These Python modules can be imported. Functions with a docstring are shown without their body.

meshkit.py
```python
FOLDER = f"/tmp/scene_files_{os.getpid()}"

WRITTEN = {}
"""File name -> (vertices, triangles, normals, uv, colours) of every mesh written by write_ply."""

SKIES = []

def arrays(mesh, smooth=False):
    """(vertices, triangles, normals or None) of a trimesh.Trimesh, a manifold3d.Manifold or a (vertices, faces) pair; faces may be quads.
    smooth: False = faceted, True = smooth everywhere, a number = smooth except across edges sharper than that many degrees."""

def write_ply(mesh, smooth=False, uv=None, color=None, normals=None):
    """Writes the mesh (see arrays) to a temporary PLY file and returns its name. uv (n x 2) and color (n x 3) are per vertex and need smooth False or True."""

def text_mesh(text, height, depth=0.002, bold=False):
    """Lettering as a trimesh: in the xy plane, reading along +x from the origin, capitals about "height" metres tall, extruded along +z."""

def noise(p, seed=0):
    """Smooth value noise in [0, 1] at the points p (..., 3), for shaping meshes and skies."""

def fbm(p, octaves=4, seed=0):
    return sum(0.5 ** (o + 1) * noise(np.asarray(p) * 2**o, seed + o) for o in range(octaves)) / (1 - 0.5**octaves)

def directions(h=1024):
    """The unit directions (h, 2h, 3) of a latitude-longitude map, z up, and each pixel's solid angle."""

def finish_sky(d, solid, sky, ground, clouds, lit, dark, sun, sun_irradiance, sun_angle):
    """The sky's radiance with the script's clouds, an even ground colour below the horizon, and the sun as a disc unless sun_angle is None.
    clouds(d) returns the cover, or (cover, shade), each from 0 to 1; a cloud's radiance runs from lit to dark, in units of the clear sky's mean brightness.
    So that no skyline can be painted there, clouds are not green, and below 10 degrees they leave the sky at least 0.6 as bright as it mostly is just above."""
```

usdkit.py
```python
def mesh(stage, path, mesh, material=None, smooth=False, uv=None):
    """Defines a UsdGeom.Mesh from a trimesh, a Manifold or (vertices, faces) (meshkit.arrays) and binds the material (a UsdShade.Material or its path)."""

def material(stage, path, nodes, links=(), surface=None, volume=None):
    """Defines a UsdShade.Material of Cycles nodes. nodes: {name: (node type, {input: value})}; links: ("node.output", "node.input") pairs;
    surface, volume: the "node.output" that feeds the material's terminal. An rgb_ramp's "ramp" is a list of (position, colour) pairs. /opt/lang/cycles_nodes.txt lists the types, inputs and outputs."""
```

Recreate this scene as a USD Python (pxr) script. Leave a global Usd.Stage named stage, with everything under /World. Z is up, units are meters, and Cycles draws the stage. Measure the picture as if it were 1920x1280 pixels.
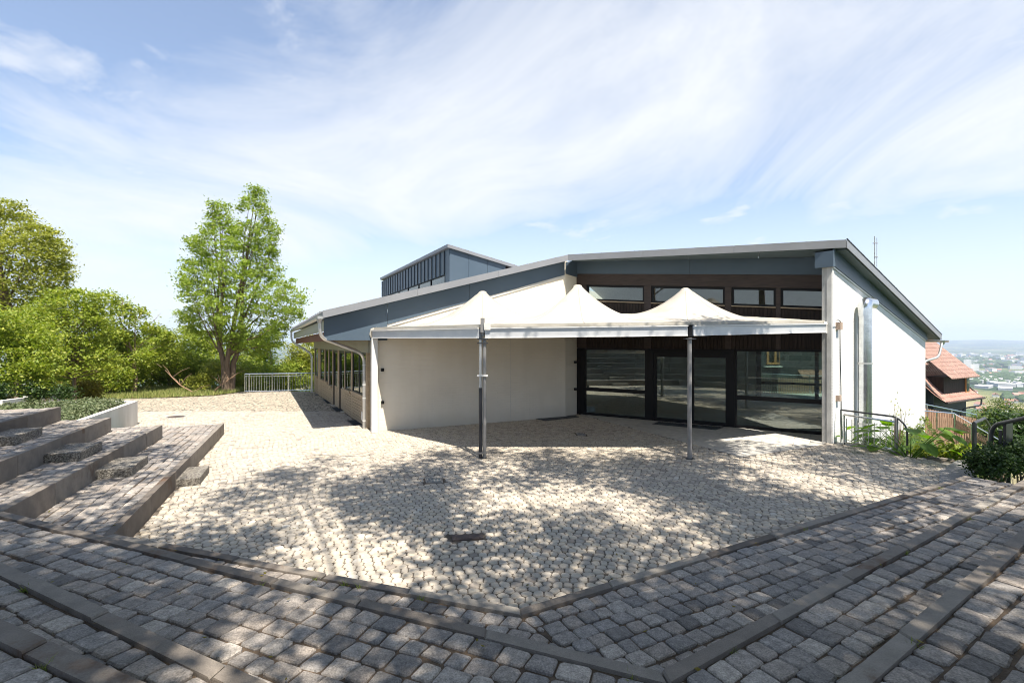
import math
import numpy as np
import shapely
from shapely.geometry import Polygon, LineString
from shapely import affinity
from scipy.spatial import Voronoi
import usdkit, meshkit
from pxr import Usd, UsdGeom, UsdLux, UsdShade, Gf, Sdf, Vt

stage = Usd.Stage.CreateInMemory()
UsdGeom.SetStageUpAxis(stage, 'Z')
UsdGeom.SetStageMetersPerUnit(stage, 1.0)
UsdGeom.Xform.Define(stage, '/World')
UsdGeom.Scope.Define(stage, '/World/Looks')
rng = np.random.default_rng(7)
V = lambda *a: np.array(a, float)

# ------------------------------------------------------------------ camera, sky, sun
EYE, F = 2.9, 920.0            # eye height over the plaza, focal length in pixels of a 1920 wide picture
cam = UsdGeom.Camera.Define(stage, '/World/camera')
cam.CreateHorizontalApertureAttr(36.0)
cam.CreateVerticalApertureAttr(24.0)
cam.CreateFocalLengthAttr(36.0 * F / 1920)
cam.CreateClippingRangeAttr((0.05, 80000.0))
cam.AddTranslateOp().Set((0, 0, EYE))
cam.AddRotateXOp().Set(90)
cam.CreateExposureAttr(1.6)
SKY_STRENGTH, CLOUD = 0.07, (4.75, 4.87, 5.06)
SUN = V(.675, -1.37, 3.0); SUN /= np.linalg.norm(SUN)
SUN_EL = math.asin(SUN[2]); SUN_ROT = math.atan2(SUN[0], SUN[1])
sun = UsdLux.DistantLight.Define(stage, '/World/sun')
sun.CreateIntensityAttr(0.92); sun.CreateAngleAttr(0.53); sun.CreateColorAttr((1.0, .93, .82))
sun.GetPrim().CreateAttribute('inputs:normalize', Sdf.ValueTypeNames.Bool).Set(True)
zax = SUN; xax = np.cross([0, 0, 1], zax); xax /= np.linalg.norm(xax); yax = np.cross(zax, xax)
M = Gf.Matrix4d(*xax, 0, *yax, 0, *zax, 0, 0, 0, 0, 1)
sun.AddTransformOp().Set(M)
sky = UsdLux.DomeLight.Define(stage, '/World/sky')
skymat = usdkit.material(stage, '/World/Looks/sky_air', {
    'tc': ('texture_coordinate', {}),
    'sky': ('sky_texture', {'sky_type': 'single_scattering', 'sun_disc': False, 'sun_elevation': SUN_EL, 'sun_rotation': SUN_ROT, 'altitude': 400.0, 'air_density': 1.0, 'aerosol_density': 1.0, 'ozone_density': 1.5}),
    'sep': ('separate_xyz', {}),
    'zc': ('math', {'math_type': 'maximum', 'value2': 0.0}),
    'za': ('math', {'math_type': 'add', 'value2': 0.14}),
    'px': ('math', {'math_type': 'divide'}), 'py': ('math', {'math_type': 'divide'}),
    'pl': ('combine_xyz', {'z': 0.0}),
    # a broad veil of cirrus that lies across the sky, torn into streaks by the noise
    'sx': ('math', {'math_type': 'multiply_add', 'value2': 0.34, 'value3': -1.9}), 's': ('math', {'math_type': 'add'}),
    's2': ('math', {'math_type': 'multiply'}), 'bn': ('math', {'math_type': 'multiply_add', 'value2': -0.30, 'value3': 0.20}), 'bc': ('math', {'math_type': 'maximum', 'value2': -0.26}),
    'm1': ('mapping', {'rotation': (0, 0, 0.12), 'scale': (0.95, 0.62, 1.0), 'location': (3.4, 1.15, 0.0)}),
    'n1': ('noise_texture', {'scale': 1.0, 'detail': 8.0, 'roughness': 0.62, 'distortion': 1.1}),
    'ad': ('math', {'math_type': 'add'}),
    'r1': ('rgb_ramp', {'ramp': [(0.0, (0, 0, 0)), (0.36, (0.02, 0.02, 0.02)), (0.54, (.52, .52, .52)), (0.80, (1, 1, 1)), (1.0, (1, 1, 1))]}),
    'm2': ('mapping', {'rotation': (0, 0, 0.3), 'scale': (1.0, 1.0, 1.0), 'location': (1.7, 2.2, 0.0)}),
    'n2': ('noise_texture', {'scale': 2.6, 'detail': 8.0, 'roughness': 0.58, 'distortion': 0.25}),
    'r2': ('rgb_ramp', {'ramp': [(0.0, (0, 0, 0)), (0.52, (0, 0, 0)), (0.68, (.7, .7, .7)), (1.0, (1, 1, 1))]}),
    'mx': ('math', {'math_type': 'maximum', 'use_clamp': True}),
    'hz': ('map_range', {'range_type': 'smoothstep', 'from_min': 0.0, 'from_max': 0.33, 'to_min': 0.74, 'to_max': 0.12, 'clamp': True}),
    'cov': ('math', {'math_type': 'maximum', 'use_clamp': True}),
    'c2': ('math', {'math_type': 'multiply', 'value2': 0.92}),
    'hs': ('hsv', {'saturation': 1.02, 'value': 1.04}),
    'mix': ('mix', {'mix_type': 'mix', 'color2': CLOUD}),
    'bg': ('background_shader', {'strength': SKY_STRENGTH})},
    [('tc.generated', 'sep.vector'), ('sep.z', 'zc.value1'), ('zc.value', 'za.value1'), ('sep.x', 'px.value1'), ('za.value', 'px.value2'), ('sep.y', 'py.value1'), ('za.value', 'py.value2'),
     ('px.value', 'pl.x'), ('py.value', 'pl.y'), ('px.value', 'sx.value1'), ('sx.value', 's.value1'), ('py.value', 's.value2'), ('s.value', 's2.value1'), ('s.value', 's2.value2'), ('s2.value', 'bn.value1'), ('bn.value', 'bc.value1'),
     ('pl.vector', 'm1.vector'), ('m1.vector', 'n1.vector'), ('n1.fac', 'ad.value1'), ('bc.value', 'ad.value2'), ('ad.value', 'r1.fac'), ('pl.vector', 'm2.vector'), ('m2.vector', 'n2.vector'), ('n2.fac', 'r2.fac'),
     ('r1.color', 'mx.value1'), ('r2.color', 'mx.value2'), ('sep.z', 'hz.value'), ('mx.value', 'cov.value1'), ('hz.result', 'cov.value2'), ('cov.value', 'c2.value1'), ('c2.value', 'mix.fac'), ('sky.color', 'hs.color'), ('hs.color', 'mix.color1'), ('mix.color', 'bg.color')],
    surface='bg.background')
UsdShade.MaterialBindingAPI.Apply(sky.GetPrim()).Bind(skymat)
sky.GetPrim().SetCustomDataByKey('kind', 'structure')
sky.GetPrim().SetCustomDataByKey('label', 'pale blue summer sky with a broad veil of white cloud')
sky.GetPrim().SetCustomDataByKey('category', 'sky')

# ------------------------------------------------------------------ helpers
def at(u, v, z=0.0):
    """The point at height z that the photograph shows at pixel (u, v)."""
    y = (EYE - z) * F / (v - 640.0)
    return V((u - 960) / F * y, y, z)
def zat(v, y): return EYE + (640.0 - v) / F * y
def along(P, d, u):
    """How far along the plan line P + t d the column u of the photograph lies."""
    r = (u - 960) / F
    return (r * P[1] - P[0]) / (d[0] - r * d[1])
def unit(a): a = np.asarray(a, float); return a / np.linalg.norm(a)

used = {}
def numbered(parent, name):
    n = used.get((parent, name), 0); used[(parent, name)] = n + 1
    return f'{parent}/{name}' if n == 0 else f'{parent}/{name}_{n:03d}'

def put(path, mesh, mat, smooth=False, tone=None):
    m = usdkit.mesh(stage, path, mesh, MATS[mat], smooth=smooth)
    if tone is not None:
        n = len(m.GetPointsAttr().Get())
        t = np.full(n, tone, np.float32) if np.ndim(tone) == 0 else np.asarray(tone, np.float32)
        UsdGeom.PrimvarsAPI(m).CreatePrimvar('tone', Sdf.ValueTypeNames.FloatArray, 'vertex').Set(Vt.FloatArray.FromNumpy(t))
    return m

def tag(p, label=None, cat=None, group=None, kind=None):
    for k, v in (('label', label), ('category', cat), ('group', group), ('kind', kind)):
        if v: p.SetCustomDataByKey(k, v)

class Thing:
    def __init__(self, name, label, cat, loc=(0, 0, 0), group=None, kind=None):
        self.path = numbered('/World', name); self.loc = np.asarray(loc, float)
        x = UsdGeom.Xform.Define(stage, self.path); x.AddTranslateOp().Set(Gf.Vec3d(*map(float, loc)))
        self.prim = x.GetPrim(); tag(self.prim, label, cat, group, kind)
    def part(self, name, mesh, mat, parent=None, smooth=False, tone=None, label=None, kind=None):
        if isinstance(mesh, MB): mesh = mesh.get()
        v, f = mesh
        path = numbered(parent or self.path, name)
        m = put(path, (np.asarray(v) - self.loc, f), mat, smooth, tone)
        tag(m.GetPrim(), label, None, None, kind)
        return path

def solo(name, mesh, mat, label, cat, group=None, kind=None, smooth=False, tone=None):
    if isinstance(mesh, MB): mesh = mesh.get()
    path = numbered('/World', name)
    m = put(path, mesh, mat, smooth, tone); tag(m.GetPrim(), label, cat, group, kind)
    return path

def copy_of(src_path, name, label, cat, loc, rotz=0, scale=1.0, group=None, kind=None):
    path = numbered('/World', name)
    x = UsdGeom.Xform.Define(stage, path); x.AddTranslateOp().Set(Gf.Vec3d(*map(float, loc))); x.AddRotateZOp().Set(float(rotz))
    sc = (scale,) * 3 if np.ndim(scale) == 0 else scale
    x.AddScaleOp().Set(Gf.Vec3f(*map(float, sc)))
    p = x.GetPrim(); p.GetReferences().AddInternalReference(src_path); p.SetInstanceable(True); tag(p, label, cat, group, kind)
    return p

class MB:
    """Collects shapes into one mesh."""
    def __init__(self): self.v, self.f, self.n = [], [], 0
    def add(self, v, f):
        v = np.asarray(v, float); f = np.asarray(f, int)
        if f.shape[1] == 4: f = np.vstack([f[:, [0, 1, 2]], f[:, [0, 2, 3]]])
        self.v.append(v); self.f.append(f + self.n); self.n += len(v); return self
    def get(self): return np.vstack(self.v), np.vstack(self.f)
    def hexa(self, b, t):
        """A solid between a bottom ring and a top ring of points (same count, counterclockwise seen from the top)."""
        b, t = np.asarray(b, float), np.asarray(t, float); n = len(b)
        f = [[i, (i + 1) % n, n + (i + 1) % n] for i in range(n)] + [[i, n + (i + 1) % n, n + i] for i in range(n)]
        f += [[0, i + 1, i] for i in range(1, n - 1)] + [[n, n + i, n + i + 1] for i in range(1, n - 1)]
        return self.add(np.vstack([b, t]), f)
    def box(self, c, size, rot=0.0):
        sx, sy, sz = np.asarray(size, float) / 2; ca, sa = math.cos(rot), math.sin(rot)
        q = np.array([[-sx, -sy], [sx, -sy], [sx, sy], [-sx, sy]]) @ np.array([[ca, sa], [-sa, ca]])
        lo = np.c_[q, np.full(4, -sz)] + c; hi = np.c_[q, np.full(4, sz)] + c
        return self.hexa(lo, hi)
    def prism(self, poly, z0, z1):
        p = np.asarray(poly, float)[:, :2]
        if np.sum(p[:, 0] * np.roll(p[:, 1], -1) - np.roll(p[:, 0], -1) * p[:, 1]) < 0: p = p[::-1]
        z0 = np.broadcast_to(z0, len(p)); z1 = np.broadcast_to(z1, len(p))
        return self.hexa(np.c_[p, z0], np.c_[p, z1])
    def wallp(self, P, d, poly, n0, n1):
        """poly of (t, z) points on the upright plane through P along d, made thick from n0 to n1 along the left normal."""
        d = unit(d[:2]); nn = V(-d[1], d[0])
        q = np.asarray(poly, float)
        if np.sum(q[:, 0] * np.roll(q[:, 1], -1) - np.roll(q[:, 0], -1) * q[:, 1]) > 0: q = q[::-1]
        mk = lambda n: np.c_[P[0] + d[0] * q[:, 0] + nn[0] * n, P[1] + d[1] * q[:, 0] + nn[1] * n, q[:, 1]]
        a, b = (n0, n1) if n0 < n1 else (n1, n0)
        return self.hexa(mk(a), mk(b))
    def rect(self, P, d, t0, t1, z0, z1, n0, n1): return self.wallp(P, d, [(t0, z0), (t1, z0), (t1, z1), (t0, z1)], n0, n1)
    def bar(self, a, b, w, h=None, up=(0, 0, 1)):
        a, b = np.asarray(a, float), np.asarray(b, float); h = h or w
        t = unit(b - a); s = np.cross(t, up)
        if np.linalg.norm(s) < 1e-3: s = np.cross(t, (1, 0, 0))
        s = unit(s); q = np.cross(s, t)
        r = [s * w / 2 * i + q * h / 2 * j for i, j in ((-1, -1), (1, -1), (1, 1), (-1, 1))]
        return self.hexa([a + x for x in r], [b + x for x in r])
    def tube(self, pts, r, sides=8, cap=True):
        p = np.asarray(pts, float); r = np.broadcast_to(r, len(p)).astype(float)
        t = np.gradient(p, axis=0); t /= np.linalg.norm(t, axis=1, keepdims=True) + 1e-12
        a = np.cross(t, np.where(np.abs(t[:, 2:]) < .9, [0, 0, 1.0], [1.0, 0, 0])); a /= np.linalg.norm(a, axis=1, keepdims=True) + 1e-12
        for i in range(1, len(a)):
            a[i] = a[i - 1] - t[i] * (a[i - 1] @ t[i]); a[i] /= np.linalg.norm(a[i]) + 1e-12
        b = np.cross(t, a); g = np.arange(sides) * 2 * np.pi / sides
        v = (p[:, None] + r[:, None, None] * (np.cos(g)[None, :, None] * a[:, None] + np.sin(g)[None, :, None] * b[:, None])).reshape(-1, 3)
        i, j = np.meshgrid(np.arange(len(p) - 1), np.arange(sides), indexing='ij')
        q = np.stack([i * sides + j, i * sides + (j + 1) % sides, (i + 1) * sides + (j + 1) % sides, (i + 1) * sides + j], -1).reshape(-1, 4)
        f = np.vstack([q[:, [0, 1, 2]], q[:, [0, 2, 3]]])
        if cap:
            e = len(p) * sides; v = np.vstack([v, p[0], p[-1]])
            f = np.vstack([f, [[e, (k + 1) % sides, k] for k in range(sides)], [[e + 1, e - sides + k, e - sides + (k + 1) % sides] for k in range(sides)]])
        return self.add(v, f)
    def grid(self, X):
        """X: (m, n, 3) points."""
        m, n = X.shape[:2]; i, j = np.meshgrid(np.arange(m - 1), np.arange(n - 1), indexing='ij')
        q = np.stack([i * n + j, (i + 1) * n + j, (i + 1) * n + j + 1, i * n + j + 1], -1).reshape(-1, 4)
        return self.add(X.reshape(-1, 3), q)

def bend(pts, n=5):
    """Rounds a polyline's inner corners."""
    p = [np.asarray(x, float) for x in pts]; out = [p[0]]
    for a, b, c in zip(p, p[1:], p[2:]):
        k = min(.3, .45 * np.linalg.norm(b - a), .45 * np.linalg.norm(c - b)); s, e = b - unit(b - a) * k, b + unit(c - b) * k
        out += [(1 - t) ** 2 * s + 2 * t * (1 - t) * b + t * t * e for t in np.linspace(0, 1, n)]
    return np.array(out + [p[-1]])

def stone(poly, z, chamfer=.012, depth=.05, dome=0.0, tilt=(0, 0), skirt=True):
    p = np.asarray(poly, float)
    if np.sum(p[:, 0] * np.roll(p[:, 1], -1) - np.roll(p[:, 0], -1) * p[:, 1]) < 0: p = p[::-1]
    c = p.mean(0); d = p - c; r = np.linalg.norm(d, axis=1, keepdims=True); n = len(p)
    inn = c + d * np.maximum(.3, 1 - chamfer * 1.25 / np.maximum(r, 1e-6))
    zt = lambda q: z + (q - c) @ np.asarray(tilt)
    rings = ([np.c_[p, np.full(n, z - depth)]] if skirt else []) + [np.c_[p, zt(p) - chamfer], np.c_[inn, zt(inn)]]
    v = np.vstack(rings + [[*c, z + dome]]); f = []
    i = np.arange(n); j = (i + 1) % n
    for k in range(len(rings) - 1):
        f += [np.c_[k * n + i, k * n + j, (k + 1) * n + j], np.c_[k * n + i, (k + 1) * n + j, (k + 1) * n + i]]
    k = len(rings) - 1
    f.append(np.c_[k * n + i, k * n + j, np.full(n, len(v) - 1)])
    return v, np.vstack(f)

def rounded(poly, r, seg=1, gap=.006):
    g = Polygon(poly)
    if not g.is_valid or g.area < 1e-4: return None
    s = g.buffer(-r)
    if s.is_empty or s.geom_type != 'Polygon': return None
    s = s.buffer(r - gap, quad_segs=seg)
    return np.array(s.exterior.coords)[:-1]

def leaf_mesh(C, size, lean=.5, rg=rng, wide=.55):
    """One folded leaf of two triangles at each centre; returns the mesh and the tone of each vertex."""
    n = len(C); size = np.broadcast_to(size, n)[:, None]
    up = rg.normal(size=(n, 3)); up[:, 2] = np.abs(up[:, 2]) + lean; up /= np.linalg.norm(up, axis=1, keepdims=True)
    d = rg.normal(size=(n, 3)); d -= up * np.sum(d * up, 1, keepdims=True); d /= np.linalg.norm(d, axis=1, keepdims=True)
    s = np.cross(up, d)
    v = np.stack([C - d * size * .5, C + s * size * wide * .5 - up * size * .1, C + d * size * .5 - up * size * .06, C - s * size * wide * .5 - up * size * .1], 1).reshape(-1, 3)
    k = np.arange(n)[:, None] * 4
    f = np.vstack([k + [0, 2, 1], k + [0, 3, 2]])
    return (v, f), np.repeat(np.clip(rg.normal(.5, .2, n), 0, 1), 4)

def split(blobs, k, rg, f=.5):
    out = []
    for b in blobs:
        for i in range(k):
            d = rg.normal(size=3); d /= np.linalg.norm(d); q = np.array(b[:3]) + d * np.array(b[3:]) * rg.uniform(.35, .85); m = f * rg.uniform(.65, 1.25)
            out.append((*q, b[3] * m, b[4] * m, b[5] * m * .85))
    return out
def tufts(blobs, n_tuft, n_leaf, spread, rg=rng, flat=.6):
    """Leaf centres in tufts through the outer part of the blobs (x, y, z, rx, ry, rz)."""
    out = []
    w = np.array([b[3] * b[4] + b[3] * b[5] for b in blobs]); w = w / w.sum()
    for b, k in zip(blobs, np.maximum(3, (w * n_tuft).astype(int))):
        d = rg.normal(size=(k, 3)); d /= np.linalg.norm(d, axis=1, keepdims=True)
        c = np.array(b[:3]) + d * np.array(b[3:]) * (rg.uniform(.25, 1.0, (k, 1)) ** .5) * rg.uniform(.8, 1.12, (k, 1))
        o = rg.normal(size=(k, n_leaf, 3)) * spread * np.array([1, 1, flat]) * rg.uniform(.6, 1.35, (k, 1, 1))
        out.append((c[:, None] + o).reshape(-1, 3))
    return np.vstack(out)

def limb(mb, a, b, r0, r1, sag=.12, n=6, rg=rng, sides=6):
    a, b = np.asarray(a, float), np.asarray(b, float); L = np.linalg.norm(b - a); t = np.linspace(0, 1, n)[:, None]
    m = (a + b) / 2 + rg.normal(size=3) * L * sag * .6 + V(0, 0, -L * sag * .5)
    mb.tube((1 - t) ** 2 * a + 2 * t * (1 - t) * m + t * t * b, np.linspace(r0, r1, n), sides)

# ------------------------------------------------------------------ materials
MATS = {}
def mk(name, nodes, links, surface): MATS[name] = usdkit.material(stage, '/World/Looks/' + name, nodes, links, surface=surface)
def plain(name, c1, c2=None, scale=3.0, rough=.6, metallic=0.0, bump=0.0, bscale=40.0, spec=.5, detail=5.0, lo=.35, hi=.65, stretch=(1, 1, 1), bdist=.01):
    c2 = c2 or tuple(x * .85 for x in c1)
    nodes = {'g': ('geometry', {}), 'm': ('mapping', {'scale': stretch}), 'n': ('noise_texture', {'scale': scale, 'detail': detail, 'roughness': .6}),
             'r': ('rgb_ramp', {'ramp': [(lo, c1), (hi, c2)]}), 'p': ('principled_bsdf', {'roughness': rough, 'metallic': metallic, 'specular_ior_level': spec})}
    links = [('g.position', 'm.vector'), ('m.vector', 'n.vector'), ('n.fac', 'r.fac'), ('r.color', 'p.base_color')]
    if bump:
        nodes |= {'nb': ('noise_texture', {'scale': bscale, 'detail': 4.0}), 'b': ('bump', {'strength': bump, 'distance': bdist})}
        links += [('m.vector', 'nb.vector'), ('nb.fac', 'b.height'), ('b.normal', 'p.normal')]
    mk(name, nodes, links, 'p.BSDF')
def toned(name, ramp, speck=(.7, 1.12), sscale=60.0, stain=None, rough=.75, bump=.35, bscale=45.0, spec=.35, bdist=.006, mott=(5.0, .78, 1.15)):
    """Colour by the tone of each stone, with fine specks and blotches."""
    nodes = {'a': ('attribute', {'attribute': 'tone'}), 'g': ('geometry', {}), 'r': ('rgb_ramp', {'ramp': ramp}),
             'n': ('noise_texture', {'scale': sscale, 'detail': 3.0, 'roughness': .7}), 'q': ('map_range', {'from_min': .3, 'from_max': .7, 'to_min': speck[0], 'to_max': speck[1], 'clamp': True}),
             'n2': ('noise_texture', {'scale': mott[0], 'detail': 5.0, 'roughness': .65}), 'q2': ('map_range', {'from_min': .3, 'from_max': .7, 'to_min': mott[1], 'to_max': mott[2], 'clamp': True}),
             'k': ('math', {'math_type': 'multiply'}), 'x': ('vector_math', {'vector_math_type': 'scale'} if False else {'math_type': 'scale'}),
             'nb': ('noise_texture', {'scale': bscale, 'detail': 5.0}), 'b': ('bump', {'strength': bump, 'distance': bdist}),
             'p': ('principled_bsdf', {'roughness': rough, 'specular_ior_level': spec})}
    links = [('a.fac', 'r.fac'), ('g.position', 'n.vector'), ('g.position', 'n2.vector'), ('g.position', 'nb.vector'), ('n.fac', 'q.value'), ('n2.fac', 'q2.value'), ('q.result', 'k.value1'), ('q2.result', 'k.value2'),
             ('r.color', 'x.vector1'), ('k.value', 'x.scale'), ('nb.fac', 'b.height'), ('b.normal', 'p.normal')]
    if stain:
        nodes |= {'ns': ('noise_texture', {'scale': stain[1], 'detail': 6.0, 'roughness': .65}), 'rs': ('rgb_ramp', {'ramp': [(stain[2], (0, 0, 0)), (stain[2] + .12, (1, 1, 1))]}), 'ms': ('mix', {'color2': stain[0]})}
        links += [('g.position', 'ns.vector'), ('ns.fac', 'rs.fac'), ('rs.color', 'ms.fac'), ('x.vector', 'ms.color1'), ('ms.color', 'p.base_color')]
    else: links += [('x.vector', 'p.base_color')]
    mk(name, nodes, links, 'p.BSDF')
def leafy(name, ramp, trans=.4, rough=.5):
    mk(name, {'a': ('attribute', {'attribute': 'tone'}), 'r': ('rgb_ramp', {'ramp': ramp}), 'p': ('principled_bsdf', {'roughness': rough, 'specular_ior_level': .35}),
              'h': ('hsv', {'saturation': 1.1, 'value': 1.5}), 't': ('translucent_bsdf', {}), 'm': ('mix_closure', {'fac': trans})},
       [('a.fac', 'r.fac'), ('r.color', 'p.base_color'), ('r.color', 'h.color'), ('h.color', 't.color'), ('p.BSDF', 'm.closure1'), ('t.BSDF', 'm.closure2')], 'm.closure')

toned('paver_stone', [(0, (.26, .225, .19)), (.25, (.36, .32, .27)), (.5, (.435, .385, .32)), (.8, (.475, .41, .32)), (1, (.50, .46, .40))], speck=(.85, 1.08), bump=.15)
toned('granite_sett', [(0, (.155, .14, .128)), (.3, (.265, .245, .228)), (.5, (.29, .25, .215)), (.75, (.36, .325, .29)), (1, (.47, .41, .345))], speck=(.5, 1.3), sscale=80.0, bump=.9, bscale=30.0, rough=.7, bdist=.008, mott=(16.0, .66, 1.28))
toned('kerb_concrete', [(0, (.125, .105, .088)), (.5, (.195, .168, .142)), (1, (.28, .255, .22))], speck=(.75, 1.12), sscale=120.0, stain=((.10, .055, .03), 1.5, .58), bump=.5, bscale=60.0)
toned('slab_stone', [(0, (.40, .38, .345)), (1, (.50, .475, .43))], speck=(.92, 1.05), bump=.08)
plain('joint_soil', (.06, .042, .028), (.115, .08, .052), scale=9, rough=.95, bump=.6, bscale=70)
plain('joint_sand', (.055, .043, .032), (.13, .105, .08), scale=6, rough=.95, bump=.5, bscale=70)
plain('moss', (.05, .06, .02), (.09, .08, .03), scale=14, rough=.95)
mk('paving_distance', {'g': ('geometry', {}), 'v': ('voronoi_texture', {'feature': 'distance_to_edge', 'scale': 6.2}), 'v2': ('voronoi_texture', {'feature': 'f1', 'scale': 6.2}),
    'e': ('rgb_ramp', {'ramp': [(0, (.12, .12, .12)), (.05, (.2, .2, .2)), (.1, (1, 1, 1))]}), 's': ('separate_color', {}),
    'c': ('rgb_ramp', {'ramp': [(0, (.36, .31, .25)), (.5, (.44, .385, .305)), (1, (.50, .44, .345))]}), 'm': ('mix', {'mix_type': 'multiply', 'fac': 1.0}), 'b': ('bump', {'strength': .5, 'distance': .01}), 'p': ('principled_bsdf', {'roughness': .8, 'specular_ior_level': .3})},
   [('g.position', 'v.vector'), ('g.position', 'v2.vector'), ('v.distance', 'e.fac'), ('v2.color', 's.color'), ('s.r', 'c.fac'), ('c.color', 'm.color1'), ('e.color', 'm.color2'), ('m.color', 'p.base_color'), ('e.color', 'b.height'), ('b.normal', 'p.normal')], 'p.BSDF')
def brickwall(name, c1, c2, strength=.25, ang=0.0):
    mk(name, {'g': ('geometry', {}), 'm': ('mapping', {'mapping_type': 'point', 'rotation': (0, 0, -ang)}), 's': ('separate_xyz', {}), 'c': ('combine_xyz', {'z': 0.0}),
              'k': ('brick_texture', {'color1': (1, 1, 1), 'color2': (.93, .93, .93), 'mortar': (.0, .0, .0), 'scale': 1.0, 'brick_width': .26, 'row_height': .085, 'mortar_size': .009, 'mortar_smooth': .6}),
              'n': ('noise_texture', {'scale': 1.3, 'detail': 6.0}), 'r': ('rgb_ramp', {'ramp': [(.35, c1), (.7, c2)]}), 'ms': ('mapping', {'scale': (1.6, 1.6, .16)}), 'ns': ('noise_texture', {'scale': 1.6, 'detail': 5.0, 'roughness': .65}), 'rs': ('rgb_ramp', {'ramp': [(.40, (.972, .968, .96)), (.62, (1, 1, 1))]}), 'kx': ('mix', {'mix_type': 'multiply', 'fac': 1.0}), 'sx': ('map_range', {'from_min': .0, 'from_max': .5, 'to_min': .86, 'to_max': 1.0, 'clamp': True}), 'ky': ('mix', {'mix_type': 'multiply', 'fac': 1.0}), 'b': ('bump', {'strength': strength, 'distance': .008}),
              'p': ('principled_bsdf', {'roughness': .8, 'specular_ior_level': .3})},
       [('g.position', 'm.vector'), ('m.vector', 's.vector'), ('s.x', 'c.x'), ('s.z', 'c.y'), ('c.vector', 'k.vector'), ('k.color', 'b.height'), ('g.position', 'n.vector'), ('n.fac', 'r.fac'), ('g.position', 'ms.vector'), ('ms.vector', 'ns.vector'), ('ns.fac', 'rs.fac'), ('r.color', 'kx.color1'), ('rs.color', 'kx.color2'), ('s.z', 'sx.value'), ('kx.color', 'ky.color1'), ('sx.result', 'ky.color2'), ('ky.color', 'p.base_color'), ('b.normal', 'p.normal')], 'p.BSDF')
brickwall('painted_brick_left', (.71, .655, .56), (.76, .705, .605), .4, math.radians(25.6))
brickwall('painted_brick_right', (.66, .655, .64), (.73, .72, .705), .4, math.radians(40))
plain('pale_concrete', (.42, .41, .39), (.55, .54, .51), scale=2.2, rough=.85, bump=.3, bscale=30)
plain('grey_concrete', (.34, .335, .32), (.45, .44, .42), scale=4, rough=.85, bump=.4, bscale=55)
plain('weathered_concrete', (.52, .50, .46), (.66, .64, .60), scale=1.4, rough=.85, bump=.2, bscale=30, stretch=(1, 1, .3))
plain('blue_panel', (.062, .092, .125), (.072, .102, .135), scale=.8, rough=.42)
plain('soffit_panel', (.085, .12, .135), (.095, .13, .145), scale=.8, rough=.55)
plain('grey_sheet', (.225, .23, .245), (.255, .26, .275), scale=.9, rough=.45, metallic=.2)
plain('dark_trim', (.03, .032, .035), rough=.4)
plain('black_frame', (.005, .005, .0055), (.007, .007, .0075), scale=2, rough=.45, spec=.25)
plain('dark_plank', (.022, .016, .013), (.042, .030, .024), scale=2.5, rough=.7, spec=.25, stretch=(6, 6, .5), bump=.2)
plain('brown_beam', (.030, .019, .015), (.052, .033, .026), scale=2.5, rough=.6, stretch=(1, 1, 8))
plain('red_board', (.10, .032, .020), (.15, .05, .03), scale=3, rough=.6)
plain('oak_board', (.30, .22, .14), (.42, .32, .21), scale=3, rough=.55, stretch=(1, 1, 9), bump=.15)
plain('larch_picket', (.27, .16, .10), (.40, .26, .17), scale=3, rough=.65, stretch=(8, 8, .6))
plain('sage_board', (.30, .31, .25), (.33, .34, .28), rough=.5)
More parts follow.
